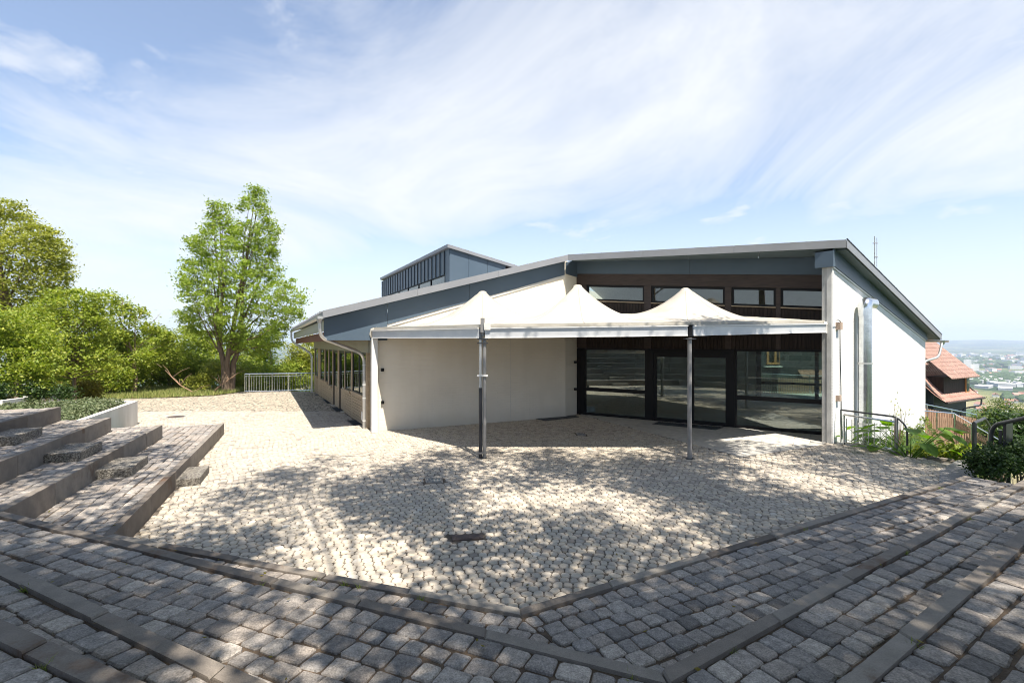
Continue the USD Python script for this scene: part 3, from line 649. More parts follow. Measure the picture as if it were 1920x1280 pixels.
t.part('ring', MB().prism(ring, -.004, .004), 'grey_steel'); t.part('lid', MB().prism([(m0[0] + (x - m0[0]) * .86, m0[1] + (y - m0[1]) * .86) for x, y in ring], .0045, .008), 'iron_cover')

# the half-height step blocks on the terraces
blocks = [((323, 909), (375, 909), (396, 886), 0.0, 'bottom step block of exposed aggregate lying on the plaza paving'),
          ((190, 893), (247, 891), (283, 866), Z[0], 'second step block of exposed aggregate, on the lowest terrace step'),
          ((91, 863), (152, 862), (195, 837), Z[1], 'third step block of exposed aggregate, on the second terrace step'),
          ((-25, 834), (27, 833), (87, 808), Z[2], 'uppermost step block of exposed aggregate, cut by the left edge')]
for (f0, f1, b1, z, lab) in blocks:
    p, q, r = at(*f0, z), at(*f1, z), at(*b1, z); e1 = unit((q - p)[:2]); d = unit(lines[0][0] - c1)[:2]
    wd = .62; L = 1.05; o = q[:2]; n = V(-d[1], d[0])
    ringq = [o, o + d * L, o + d * L + n * wd, o + n * wd]
    v, f = stone(np.array(ringq), z + .155, chamfer=.012, depth=.17)
    t = Thing('step_block', lab, 'step block', (*o, z)); t.part('block', (v, f), 'exposed_aggregate')

# ------------------------------------------------------------------ the hall
hall = Thing('community_hall', 'low white-walled hall with angled grey roof, slate-blue panels and glazed front', 'building', (0, 18, 0))
hp = hall.part
# walls
zc = lambda t: 3.456 + .2966 * (t - .239)                 # foot of the blue band over the left wall
hp('wall', MB().wallp(A, dA, [(-.05, -.05), (LA, -.05), (LA, zc(LA) + .45), (-.05, zc(0) + .35)], 0, .26), 'painted_brick_left', label='cream painted brick wall under the canopy')
dK = unit((B - K)[:2]); LK = np.linalg.norm((B - K)[:2])
hp('return_wall', MB().wallp(K, dK, [(.0, -.05), (LK, -.05), (LK, 6.0), (.0, 6.0)], 0.005, .26), 'painted_brick_left')
zr = lambda t: 5.04 - .177 * t                            # foot of the blue band over the right wall
hp('wall', MB().wallp(D, dR, [(.0, -2.5), (LR, -2.5), (LR, zr(LR) + .35), (.0, zr(0) + .35)], 0, .03), 'painted_brick_right', label='white painted brick side wall on the right')
hp('wall_core', MB().wallp(D, dR, [(.003, -2.5), (LR - .01, -2.5), (LR - .01, zr(LR) + .3), (.003, zr(0) + .3)], .031, .27), 'grey_concrete', label='bare concrete end of the right wall')
hp('corner_strip', MB().rect(D, dR, -.012, .0, -.05, 5.04, .03, .14), 'pale_concrete')
# seam in the cream wall
ts = along(A, dA, 957); hp('joint_strip', MB().rect(A, dA, ts, ts + .012, 0, 3.4, -.004, 0.0), 'weathered_concrete')
for u, vs in ((717, (693, 754)), (1078, (679, 730))):
    t_ = along(A, dA, u)
    for v0 in vs:
        y_ = A[1] + dA[1] * min(t_, LA - .05); zz = zat(v0, y_); hp('wall_clip', MB().rect(A, dA, t_ - .05, t_ + .04, zz - .05, zz + .05, -.07, 0), 'black_frame')
# blue band over the cream wall, panels with seams
tb = [along(A, dA, u) for u in (607, 726, 880, 1058)]
sl_ = (P2[2] - P1[2]) / np.linalg.norm((P2 - P1)[:2])
soff = lambda p: P1[2] + (np.asarray(p)[:2] - P1[:2]) @ dA * sl_ - .21    # underside of the left roof at a plan point
def ptA(t): return A[:2] + dA * t
hp('blue_panel', MB().wallp(A, dA, [(tb[0], 2.935), (tb[1] - .006, 2.935), (tb[1] - .006, soff(ptA(tb[1]))), (tb[0], soff(ptA(tb[0])))], -.05, -.02), 'blue_panel', label='blue gable-end panel hanging below the eave')
for a, b in ((tb[1], tb[2]), (tb[2], tb[3]), ):
    hp('blue_panel', MB().wallp(A, dA, [(a + .006, zc(a)), (b - .006, zc(b)), (b - .006, soff(ptA(b))), (a + .006, soff(ptA(a)))], -.05, -.02), 'blue_panel')
hp('drip_trim', MB().wallp(A, dA, [(tb[1], zc(tb[1]) - .09), (tb[3], zc(tb[3]) - .09), (tb[3], zc(tb[3]) - .004), (tb[1], zc(tb[1]) - .004)], -.03, -.001), 'weathered_concrete')
hp('blue_panel', MB().wallp(K, dK, [(.0, 5.5), (LK - .02, 5.46), (LK - .02, 6.15), (.0, 5.95)], -.045, -.01), 'blue_panel')
# glazed front
zb = lambda s, z0: z0 - .0775 * s                          # lines that fall with the roof
Bp = B
def gq(t0, t1, zlo, zhi, n0, n1): return MB().wallp(Bp, dB, [(t0, zb(t0, zlo)), (t1, zb(t1, zlo)), (t1, zb(t1, zhi)), (t0, zb(t0, zhi))], n0, n1)
sE = LB
hp('blue_panel', gq(0, sE * .5 - .005, 5.60, 6.13, -.14, .0), 'blue_panel'); hp('blue_panel', gq(sE * .5 + .005, sE, 5.60, 6.13, -.14, .0), 'blue_panel')
hp('beam', gq(0, sE, 5.18, 5.599, -.10, .06), 'brown_beam', label='dark brown timber beam over the upper windows')
su = [along(Bp, dB, u) for u in (1101, 1209, 1222, 1360, 1372, 1455, 1464, 1560)]
for a, b in ((0, su[0]), (su[1], su[2]), (su[3], su[4]), (su[5], su[6])): hp('post', MB().wallp(Bp, dB, [(a, 2.65), (b, 2.65), (b, zb(b, 5.178)), (a, zb(a, 5.178))], -.08, .08), 'brown_beam')
for a, b in ((su[0], su[1]), (su[2], su[3]), (su[4], su[5]), (su[6], sE)):
    w = hp('upper_window', gq(a, b, 5.10, 5.178, -.03, .05), 'black_frame')
    hp('frame', gq(a, b, 4.56, 4.63, -.03, .05), 'black_frame', w); hp('frame', gq(a, a + .07, 4.631, 5.099, -.03, .05), 'black_frame', w); hp('frame', gq(b - .07, b, 4.631, 5.099, -.03, .05), 'black_frame', w)
    hp('pane', gq(a + .07, b - .07, 4.63, 5.10, .012, .018), 'upper_pane', w); hp('sill', gq(a, b, 4.525, 4.558, -.12, .02), 'oak_board', w)
    n = max(3, int((b - a) / .115)); e = np.linspace(a, b, n + 1)
    for i in range(n): hp('plank', MB().wallp(Bp, dB, [(e[i] + .005, 2.64), (e[i + 1] - .005, 2.64), (e[i + 1] - .005, zb(e[i + 1], 4.52)), (e[i] + .005, zb(e[i], 4.52))], -.045 - .006 * (i % 2), -.01), 'dark_plank')
hp('backing', MB().wallp(Bp, dB, [(0, 2.64), (sE, 2.64), (sE, zb(sE, 4.52)), (0, zb(0, 4.52))], -.009, .07), 'black_frame')
hp('lintel', MB().rect(Bp, dB, 0, sE, 2.57, 2.638, -.08, .10), 'black_frame')
wl = [along(Bp, dB, u) for u in (1083, 1099, 1210, 1228, 1365, 1382)] + [sE]
def glazing(t0, t1, transom=True, name='front_window', label=None):
    w = hp(name, MB().rect(Bp, dB, t0, t1, -.02, .10, -.05, .05), 'black_frame', label=label)
    hp('frame', MB().rect(Bp, dB, t0, t0 + .06, .101, 2.569, -.05, .05), 'black_frame', w); hp('frame', MB().rect(Bp, dB, t1 - .06, t1, .101, 2.569, -.05, .05), 'black_frame', w)
    if transom:
        hp('transom', MB().rect(Bp, dB, t0 + .061, t1 - .061, .95, 1.09, -.05, .05), 'black_frame', w)
        hp('pane', MB().rect(Bp, dB, t0 + .06, t1 - .06, .10, .95, .0, .006), 'pane', w); hp('pane', MB().rect(Bp, dB, t0 + .06, t1 - .06, 1.09, 2.57, .0, .006), 'pane', w)
    return w
hp('post', MB().rect(Bp, dB, 0, wl[1] - .06, -.02, 2.57, -.07, .08), 'black_frame'); hp('post', MB().rect(Bp, dB, wl[2] + .06, wl[3] - .03, -.02, 2.57, -.07, .08), 'black_frame'); hp('post', MB().rect(Bp, dB, wl[4] + .03, wl[5] - .06, -.02, 2.57, -.07, .08), 'black_frame')
glazing(wl[1] - .059, wl[2] + .059, label='left front window with a low transom'); glazing(wl[5] - .059, wl[6], label='right front window, wide, with a low transom')
# double door
d0, d1 = wl[3] - .029, wl[4] + .029; dm = (d0 + d1) / 2 + .03
dr = hp('double_door', MB().rect(Bp, dB, d0, d1, 2.43, 2.569, -.05, .05), 'black_frame', label='black framed double glass door')
for a, b in ((d0, dm - .004), (dm + .004, d1)):
    for r_ in ((a, a + .10, .0, 2.429), (b - .10, b, .0, 2.429), (a + .101, b - .101, .0, .13), (a + .101, b - .101, 2.34, 2.429)): hp('leaf_frame', MB().rect(Bp, dB, *r_, -.04, .04), 'black_frame', dr)
    hp('pane', MB().rect(Bp, dB, a + .1, b - .1, .13, 2.34, .0, .006), 'pane', dr)
hp('handle', MB().bar((*(B[:2] + dB * (dm - .06) - nB * .1), .85), (*(B[:2] + dB * (dm - .06) - nB * .1), 1.55), .03), 'galvanised', dr)
# left facade with windows and doors, seen edge on
SF = FC
def fq(t0, t1, z0, z1, n0, n1): return MB().rect(SF, dF, t0, t1, z0, z1, n0, n1)
ff = lambda u: along(SF, dF, u)
hp('header', fq(-.1, LF, 2.52, 2.93, -.2, .03), 'sage_board')
def bay(t0, t1, sill, kind):
    if kind == 'window':
        w = hp('side_window', fq(t0, t1, sill - .09, sill, -.12, .09), 'oak_board')
        for a, b in ((t0, t0 + .09), (t1 - .09, t1)) + ((((t0 + t1) / 2 - .04, (t0 + t1) / 2 + .04),) if t1 - t0 > 1.8 else ()): hp('frame', fq(a, b, sill + .001, 2.519, -.1, .006), 'dark_trim', w)
        hp('frame', fq(t0 + .09, t1 - .09, 2.44, 2.519, -.1, .0), 'dark_trim', w); hp('pane', fq(t0 + .08, t1 - .08, sill, 2.45, -.022, -.014), 'dark_pane', w)
        n = int((sill - .1) / .1)
        for i in range(n): hp('slat', fq(t0, t1, .02 + i * (sill - .12) / n, .02 + (i + .88) * (sill - .12) / n, -.06, .02 + .004 * (i % 2)), 'oak_board')
        hp('backing', fq(t0, t1, .0, sill - .1, -.12, -.061), 'dark_trim')
    else:
        w = hp('side_door', fq(t0, t1, 2.4, 2.519, -.16, .0), 'dark_trim'); hp('door_leaf', fq(t0 + .08, t1 - .08, .02, .9, -.09, -.04), 'oak_board', w)
        for a, b in ((t0, t0 + .08), (t1 - .08, t1)): hp('frame', fq(a, b, .0, 2.399, -.16, .0), 'dark_trim', w)
        hp('pane', fq(t0 + .08, t1 - .08, .901, 2.4, -.05, -.042), 'dark_pane', w); hp('handle', MB().bar((*(SF[:2] + dF * (t0 + .2) + nF * -.0), 1.0), (*(SF[:2] + dF * (t0 + .34) + nF * -.0), 1.0), .03), 'galvanised', w)
        hp('threshold', fq(t0, t1, .0, .019, -.2, .12), 'zinc', w)
bays = [(.25, 2.55, 1.05, 'window'), (2.78, 4.05, 1.0, 'window'), (4.2, 5.4, 0, 'door'), (5.75, 6.95, 0, 'door'), (7.15, 8.1, .85, 'window'), (8.35, 9.3, .95, 'window'), (9.6, 11.0, .95, 'window'), (11.9, 13.1, 1.0, 'window')]
prev = -.05
for (a, b, s_, kd) in bays:
    hp('wall_post', fq(prev, a - .004, .0, 2.519, -.2, .018), 'oak_board'); bay(a, b, s_, kd); prev = b + .004
hp('wall_post', fq(prev, LF, .0, 2.519, -.2, .018), 'oak_board')
for u, v0 in ((684, 786), ): hp('vent_box', fq(ff(u) - .12, ff(u) + .12, .22, .5, .02, .1), 'weathered_concrete')
# roofs
def roof_plane(a, b, c):
    n = np.cross(b - a, c - a); return lambda x, y: a[2] - (n[0] * (x - a[0]) + n[1] * (y - a[1])) / n[2]
zl = roof_plane(P1, P2, P0); zrp = roof_plane(P2, P3, P4)
back = 14.0
P0b = P0.copy(); P2b = V(*(P2[:2] + fL * 16.5 + dA * 2.2), 0); P2b[2] = zl(*P2b[:2])
RB = V(*(P2[:2] + V(.45, .89) * 14.5), 0); RB[2] = min(zrp(*RB[:2]), 6.3)
P4b = V(*(P4[:2] + nR * 9.0), 0); P4b[2] = zrp(*P4b[:2])
def slab(poly, zf, th, dz=0.0):
    p = np.array([q[:2] for q in poly]); z = np.array([zf(*q) for q in p]) + dz; return MB().prism(p, z - th, z) if Polygon(p).exterior.is_ccw else MB().prism(p[::-1], (z - th)[::-1], z[::-1])
ins = lambda P, *ds: P[:2] + sum((np.asarray(d) for d in ds), V(0, 0))
hp('roof', slab([ins(P1, dA * .02 + fL * .02), ins(P2, -dA * .0 + fL * .02), P2b, ins(P0, dA * .02)], zl, .19), 'grey_sheet')
_g0, _g1 = B[:2] - nB * .03, B[:2] + dB * LB - nB * .03
_k = V(*(P3[:2] + dR * 2.2), 0)
hp('roof', slab([_g0, _g1, ins(_k, nR * .02), ins(P4, nR * .02 - dR * .02), P4b, RB], zrp, .19), 'grey_sheet')
hp('roof', slab([ins(P3, nR * .02 + dR * .02), ins(_k, nR * .02), _g1], zrp, .19), 'grey_sheet')
# soffits
hp('soffit', slab([ins(P1, fL * .025 + dA * .03), ins(P2, fL * .025), ins(P2, fL * .6), ins(P1, fL * .6 + dA * .03)], zl, .018, -.192), 'soffit_panel')
oL, oR = V(*(B[:2] - nB * .02), 6.12), V(*(B[:2] + dB * LB - nB * .02), 5.50)
fl, fr_ = P2 + V(*(nB * .025), -.20), P3 + V(*(nB * .025 - dB * .025), -.20)
for i in range(4):
    a0, a1 = i / 4 + .0012, (i + 1) / 4 - .0012
    q = [fl + (fr_ - fl) * a0, fl + (fr_ - fl) * a1, oL + (oR - oL) * a1, oL + (oR - oL) * a0]
    hp('soffit', MB().hexa([x - V(0, 0, .02) for x in q], q), 'soffit_panel')
q = [P2 + V(*(nB * .02), -.17), P3 + V(*(nB * .02 - dB * .02), -.17), oR + V(0, 0, .03), oL + V(0, 0, .03)]
hp('roof', MB().hexa(q, [q[0] + V(0, 0, .172), q[1] + V(0, 0, .172), oR + V(0, 0, .2), oL + V(0, 0, .2)]), 'grey_sheet')
hp('side_soffit', slab([ins(P3, nR * .025 + dR * .1), ins(P4, nR * .025 - dR * .03), ins(P4, nR * .9 - dR * .03), ins(P3, nR * .9 + dR * .1)], zrp, .018, -.213), 'soffit_panel')
# fascias: grey sheet strips, in lengths
def strip(a, b, h, name, n, mat='grey_sheet', th=.018, out=None):
    d = unit((b - a)[:2]); L = np.linalg.norm((b - a)[:2]); s = (b[2] - a[2]) / L
    for i in range(n):
        t0, t1 = L * i / n + .003, L * (i + 1) / n - .003
        hp(name, MB().wallp(a, d, [(t0, a[2] + s * t0 - h), (t1, a[2] + s * t1 - h), (t1, a[2] + s * t1 + .012), (t0, a[2] + s * t0 + .012)], -th, 0), mat)
strip(P1, P2, .215, 'fascia', 3); strip(P2, P3, .215, 'fascia', 3); strip(P3, P4, .215, 'fascia', 3)
strip(P3 + V(0, 0, .035), P4 + V(0, 0, .035), .02, 'edge_trim', 1, 'dark_trim', .03)
# blue boxing over the right wall and its end
def rq(t0, t1, lo, hi, n0, n1, m): hp(m, MB().wallp(D, dR, [(t0, zr(t0) + lo), (t1, zr(t1) + lo), (t1, min(zr(t1) + hi, 9)), (t0, zr(t0) + hi)], n0, n1), 'blue_panel')
rq(.0, LR + .1, 0.0, .50, -.05, -.004, 'blue_panel')
hp('blue_box', MB().wallp(D, dR, [(-.10, 5.02), (-.004, 5.02), (-.004, 5.47), (-.10, 5.47)], -.05, .42), 'blue_panel')
hp('drip_trim', MB().wallp(D, dR, [(.0, zr(0) - .05), (LR, zr(LR) - .05), (LR, zr(LR) - .003), (.0, zr(0) - .003)], -.03, -.002), 'zinc')
# left eave: sage board, red boards, gutter, downpipes
eL = np.linalg.norm((P0 - P1)[:2]); nE = V(-fL[1], fL[0]); es = (P0[2] - P1[2]) / eL
eq = lambda t0, t1, z0, z1, n0, n1: MB().wallp(P1, fL, [(t0, z0 + es * t0), (t1, z0 + es * t1), (t1, z1 + es * t1), (t0, z1 + es * t0)], n0, n1)
hp('eave_board', eq(.32, eL, 3.22, 3.56, -.12, -.07), 'sage_board')
for i in range(10): hp('eave_panel', eq(.32 + (eL - .32) * i / 10 + .01, .32 + (eL - .32) * (i + 1) / 10 - .01, 2.93, 3.215, -.22, -.18), 'red_board')
hp('eave_floor', slab([ins(P1, fL * .36 + dA * .18), ins(P1, fL * .36 + dA * 1.5), ins(P0, dA * 1.9), ins(P0, dA * .18)], lambda x, y: 2.95, .02), 'red_board')
gp = [P1 + V(*(fL * t + nE * .06), -.16 + es * t) for t in np.linspace(.02, eL + .1, 8)]
G = MB(); gr = .085
arc = np.linspace(np.pi, 2 * np.pi, 9)
for sgn, rad in ((1, gr), (-1, gr - .012)):
    X = np.array([[p + V(*(nE * rad * math.cos(a)), rad * math.sin(a)) for a in arc] for p in gp]); G.grid(X if sgn > 0 else X[:, ::-1])
G.prism([(gp[0][:2] + nE * x) for x in (-gr, gr)] + [(gp[0][:2] + nE * x - fL * .004) for x in (gr, -gr)], gp[0][2] - .075, gp[0][2] + .005)
gpath = hp('gutter', G, 'zinc')
for i in range(24):
    p = P1 + V(*(fL * (.1 + i * eL / 24) + dA * .02 + nE * .0), .0); p[2] = P1[2] + es * i * eL / 24
    hp('tile_nib', MB().bar(p + V(*(nE * .1), -.03), p + V(*(-nE * .15), .02), .16, .03), 'grey_sheet')
o = P1 + V(*(fL * .22 + nE * .06), -.2)
dp = bend([o, V(o[0], o[1], 3.02), V(*(SF[:2] + nF * .12 + dF * .02), 2.48), V(*(SF[:2] + nF * .12 + dF * .02), -.01)])
dpp = hp('downpipe', MB().tube(dp, .052, 12), 'zinc', smooth=50)
hp('hopper', MB().tube([o + V(0, 0, .06), o + V(0, 0, -.03), o + V(0, 0, -.16)], [.11, .1, .055], 12), 'zinc', dpp, smooth=50)
for zz in (.25, 1.0, 1.45, 2.1): hp('clamp', MB().tube([(*dp[-1][:2], zz), (*dp[-1][:2], zz + .03)], .062, 12), 'white_steel', dpp)
o2 = P0 + V(*(-fL * .2 + nE * .06), -.2); e2 = SF[:2] + dF * (LF + .05) + nF * .15
hp('downpipe', MB().tube(bend([o2, V(o2[0], o2[1], 2.92), V(*e2, 2.2), V(*e2, .0)]), .055, 10), 'zinc', smooth=50)
# right eave: gutter end and pipe
g0 = P4 + V(*(dR * .08), -.24)
G = MB(); X = np.array([[g0 + V(*(nR * t + dR * gr * math.cos(a)), gr * math.sin(a)) for a in arc] for t in (-.25, 3.0, 8.8)]); G.grid(X); G.grid(X[:, ::-1] * 1.0 + V(0, 0, .008))
hp('gutter', G, 'zinc')
hp('downpipe', MB().tube(bend([g0 + V(*(nR * -.02), -.05), g0 + V(*(nR * .0 - dR * .15), -.3), g0 + V(*(-dR * .35 + nR * .05), -.75), V(*(D[:2] + dR * (LR + .06) + nR * .1), 2.0), V(*(D[:2] + dR * (LR + .06) + nR * .1), -2.4)]), .05, 10), 'zinc', smooth=50)
hp('hopper', MB().tube([g0 + V(*(nR * -.02), .0), g0 + V(*(nR * -.02), -.2)], [.14, .06], 10), 'zinc')
# roof lantern with standing seams
C0 = V(-2.52, 19.82, 6.78); fN = fL; t_ = 12.2
C1 = V(*(C0[:2] + fN * t_), C0[2]); ln = V(-fN[1], fN[0])
bot = lambda p: zl(*p[:2]) - .02
hp('lantern_wall', MB().wallp(C0, fN, [(.0, bot(C0)), (t_, bot(C1)), (t_, C0[2] - .12), (.0, C0[2] - .12)], -.12, -.05), 'blue_panel', label='slate-blue standing-seam side of the roof lantern')
lw = hp('lantern_window', MB().rect(C0, fN, .45, t_ - .4, bot(C0) + .05, bot(C0) + .5, -.049, -.02), 'black_frame'); hp('pane', MB().rect(C0, fN, .5, t_ - .5, bot(C0) + .1, bot(C0) + .45, -.0195, -.012), 'dark_pane', lw)
for i in range(6): hp('glazing_bar', MB().rect(C0, fN, .5 + 1.9 * i, .56 + 1.9 * i, bot(C0) + .05, bot(C0) + .5, -.0115, .02), 'black_frame', lw)
for i in range(22):
    a, b = .02 + i * (t_ - .04) / 22, .02 + (i + 1) * (t_ - .04) / 22
    hp('seam_panel', MB().rect(C0, fN, a + .012, b - .012, bot(C0) + .52 if i > 0 else bot(C0), C0[2] - .13, -.049, .012), 'blue_panel'); hp('standing_seam', MB().rect(C0, fN, b - .011, b + .011, bot(C0) + .52, C0[2] - .13, -.049, .05), 'dark_trim')
LS = 3.3; tz = lambda s: C0[2] - .21 * s
for i in range(4):
    a, b = i * .83 + .006, (i + 1) * .83 - .006
    if tz(b) - .1 > bot(C0[:2] + dA * b): hp('lantern_front', MB().wallp(C0, dA, [(a, bot(C0[:2] + dA * a) - .2), (b, bot(C0[:2] + dA * b) - .2), (b, tz(b) - .1), (a, tz(a) - .1)], .0, .06), 'blue_panel')
lr = [C0[:2] + ln * .12 - fN * .1, C0[:2] + dA * LS - fN * .1, C1[:2] + dA * LS + fN * .1, C1[:2] + ln * .12 + fN * .1]
hp('lantern_roof', slab(lr, lambda x, y: tz(((np.array([x, y]) - C0[:2]) @ dA)), .13), 'grey_sheet')
# interior that the glass shows
room = [B[:2] + nB * .1, B[:2] + dB * (LB + .25) + nB * .1, D[:2] + dR * 11 + nR * .3, B[:2] + nB * 9 + dB * 11.5, B[:2] + nB * 9 - dB * 1.0, B[:2] + nB * 3 - dB * 1.5]
hp('floor', MB().prism(room, -.03, .008), 'interior_floor')
BW = B[:2] + nB * 9
wk = lambda a, b, z0, z1, n0=0, n1=.15, m='interior_white', nm='inner_wall': hp(nm, MB().rect(V(*BW, 0), dB, a, b, z0, z1, n0, n1), m)
wk(-1, 5.5, 0, 3.0); wk(5.501, 11.6, 2.75, 3.0); wk(10.9, 11.6, 0, 2.749); hp('rear_clerestory', MB().rect(V(*BW, 0), dB, -1, 11.6, 3.001, 4.4, .05, .056), 'upper_pane')  # high rear glass band is added to let sky light onto the ceiling
hp('inner_wall', MB().wallp(B, nB, [(.1, 0), (9.0, 0), (9.0, 5.2), (.1, 5.2)], .6, .8), 'interior_white')
hp('ceiling', slab([room[0], room[1], room[2], room[3], room[4]], lambda x, y: min(zrp(x, y), 5.9) - .35, .03), 'interior_white')
wb = hp('rear_window', MB().rect(V(*BW, 0), dB, 5.501, 10.9, 2.66, 2.749, .02, .12), 'black_frame')
for a, b in ((5.501, 5.75), (8.0, 8.16), (10.75, 10.9)): hp('mullion', MB().rect(V(*BW, 0), dB, a, b, 0, 2.659, .02, .12), 'black_frame', wb)
for a, b in ((5.751, 7.999), (8.161, 10.749)): hp('transom', MB().rect(V(*BW, 0), dB, a, b, .82, .93, .02, .12), 'black_frame', wb); hp('pane', MB().rect(V(*BW, 0), dB, a, b, .0, 2.66, .06, .066), 'pane', wb)
# spiral duct on the right wall
td = along(D, dR, 1603); dq = D[:2] + dR * td - nR * .26
ztop = zat(568, dq[1])
duct = hp('ventilation_duct', MB().tube([(*dq, z) for z in np.linspace(-.4, ztop - .4, 6)], .182, 20), 'galvanised', smooth=40)
for i in range(44):
    zz = -.3 + i * (ztop - .2) / 44; hp('spiral_seam', MB().tube([(*dq, zz), (*dq, zz + .014)], .187, 16, cap=False), 'galvanised', duct)
for zz in (.35, 2.2): hp('clamp', MB().tube([(*dq, zz), (*dq, zz + .06)], .196, 18), 'zinc', duct)
hp('elbow', MB().tube(bend([(*dq, ztop - .4), (*dq, ztop), (*(dq + dR * .75), ztop + .02)], 7), .186, 20, cap=False), 'galvanised', duct, smooth=40)
# junction boxes and cable on the wall end
tx = along(D, dR, 1569); hp('junction_box', MB().rect(D, dR, tx - .1, tx + .1, zat(618, 14.1), zat(604, 14.1), -.12, 0), 'tan_box'); hp('junction_box', MB().rect(D, dR, tx - .1, tx + .06, zat(752, 14.1), zat(741, 14.1), -.1, 0), 'tan_box')
cp = D[:2] + dR * (tx + .16) - nR * .03
hp('cable', MB().tube([(*(D[:2] - nR * .1), zat(601, 14)), (*(D[:2] + dR * tx * .5 - nR * .1), zat(600, 14.)), (*(D[:2] + dR * tx - nR * .1), zat(603, 14.1)), (*cp, zat(612, 14.2)), (*(cp + dR * .06), 2.0), (*(cp + dR * .18), .05)], .012, 6), 'dark_plastic')
# mast on the roof
mp = V(.739 * 20, 20); zm = zrp(*mp)
mast = Thing('roof_mast', 'thin antenna mast standing on the grey roof at the right', 'antenna', (*mp, zm))
mast.part('pole', MB().tube([(*mp, zm - .05), (*mp, zat(443, 20))], .014, 6), 'grey_steel'); mast.part('side_rod', MB().tube([(mp[0] + .09, mp[1], zat(500, 20)), (mp[0] + .09, mp[1], zat(446, 20))], .008, 6), 'grey_steel'); mast.part('bracket', MB().box((mp[0] + .03, mp[1], zat(456, 20)), (.2, .03, .03)), 'grey_steel'); mast.part('bracket', MB().box((mp[0] + .05, mp[1], zat(482, 20)), (.12, .05, .04)), 'grey_steel')

# ------------------------------------------------------------------ the canopy of three tensioned peaks
CL = V(-4.42, 15.72, 3.12); Q1 = at(905, 858); Q2 = at(1293, 859); CR = V(8.98, 14.12, 3.28); CB = V(2.70, 19.18, 3.75)
Q1t = V(*Q1[:2], 3.10); Q2t = V(*Q2[:2], 3.16)
can = Thing('canopy', 'white tensile canopy with three pointed peaks over the entrance corner', 'canopy', (*((Q1 + Q2) / 2)[:2], 0))
cpn = can.part
segs = [(CL, Q1t), (Q1t, Q2t), (Q2t, CR)]
for i, (a, b) in enumerate(segs):
    d = unit(b - a); a2, b2 = a + d * (.06 if i else 0), b - d * (.07 if i < 2 else 0)
    n = V(d[1], -d[0], 0); n = n / np.linalg.norm(n)
    cpn('edge_beam', MB().bar(a2, b2, .14, .24), 'awning_beam')
    cpn('beam_lip', MB().bar(a2 + n * .085 + V(0, 0, .128), b2 + n * .085 + V(0, 0, .128), .05, .03), 'white_steel'); cpn('beam_lip', MB().bar(a2 + n * .078 + V(0, 0, -.113), b2 + n * .078 + V(0, 0, -.113), .022, .022), 'white_steel')
    cpn('fabric_hem', MB().bar(a + V(0, 0, .19), b + V(0, 0, .19), .05, .075), 'membrane')
for q, qt in ((Q1t, CB), (Q2t, CB)): cpn('radial_beam', MB().bar(q + V(0, 0, -.02), qt + V(0, 0, -.2), .07, .1), 'grey_steel')
peaks = [V(*(at(905, 700)[:2] * 0), 0)] * 3
def peak_at(u, y, v): return V((u - 960) / F * y, y, zat(v, y))
peaks = [peak_at(905, 15.6, 546), peak_at(1083, 14.6, 534), peak_at(1285, 15.4, 540)]
CM = V(*(B[:2] + dB * 5.2 - nB * .22), 3.62)
tris = [(CL, Q1t, CB), (Q1t, Q2t, CB), (Q2t, CR, CM, CB)]
for pk, tri in zip(peaks, tris):
    edge = []
    for a, b in zip(tri, tri[1:] + tri[:1]):
        for t in np.linspace(0, 1, 24, endpoint=False):
            e = a * (1 - t) + b * t + V(0, 0, .21)
            if (a is CB) or (b is CB): e[2] += .12 * math.sin(math.pi * t) * (1 if (a is Q1t or b is Q1t or a is Q2t or b is Q2t) else .3)
            else: e[2] -= .0
            edge.append(e)
    edge = np.array(edge + [edge[0]]); R = np.r_[0, .015, .03, .045, .06, np.linspace(.08, 1, 34)]
    X = np.zeros((len(R), len(edge), 3))
    for i, r in enumerate(R):
        dist = np.linalg.norm(edge[:, :2] - pk[:2], axis=1) * r
        q = np.minimum(1.0, (r ** 4 + (dist / 2.05) ** 4) ** .25)
        cap = .115
        fr = np.where(dist < cap, (1 - cap / 2.05) ** 1.8 + .03 * np.sqrt(np.maximum(0, 1 - (dist / cap) ** 2)), (1 - q) ** 1.8) / ((1 - cap / 2.05) ** 1.8 + .03)
        X[i, :, :2] = pk[:2] + (edge[:, :2] - pk[:2]) * r
        base_z = edge[:, 2] * r + np.mean(edge[:, 2]) * (1 - r)
        X[i, :, 2] = base_z + (pk[2] - base_z) * fr
        # soft folds near the hem
        X[i, :, 2] += .008 * np.sin(np.arange(len(edge)) * 2.1) * (r > .7) * (r < .98)
    cpn('membrane', MB().grid(X), 'membrane', smooth=True)
    for j in range(0, len(edge) - 1, 12): cpn('weld_seam', MB().tube(X[4:, j] + V(0, 0, .002), .007, 4, cap=False), 'membrane_seam')
    cpn('peak_cap', MB().tube([pk + V(0, 0, -.06), pk + V(0, 0, -.02), pk + V(0, 0, .004)], [.13, .12, .06], 14), 'membrane', smooth=60)
for nm, q, w in (('post', Q1, .047), ('post', Q2, .056)):
    pth = cpn(nm, MB().tube([(q[0] + .045 * (w < .05), q[1], .0), (q[0] + .045 * (w < .05), q[1], 2.99)], w, 14), 'grey_steel', smooth=50)
    cpn('base_plate', MB().box((q[0], q[1], .006), (.2, .2, .012)), 'dark_steel', pth); cpn('head_plate', MB().box((q[0], q[1], 2.965), (.26, .2, .03)), 'dark_steel', pth)
dwn = cpn('rain_pipe', MB().tube([(Q1[0] - .055, Q1[1] - .02, 1.75), (Q1[0] - .055, Q1[1] - .02, 2.96)], .036, 12), 'zinc', smooth=50)
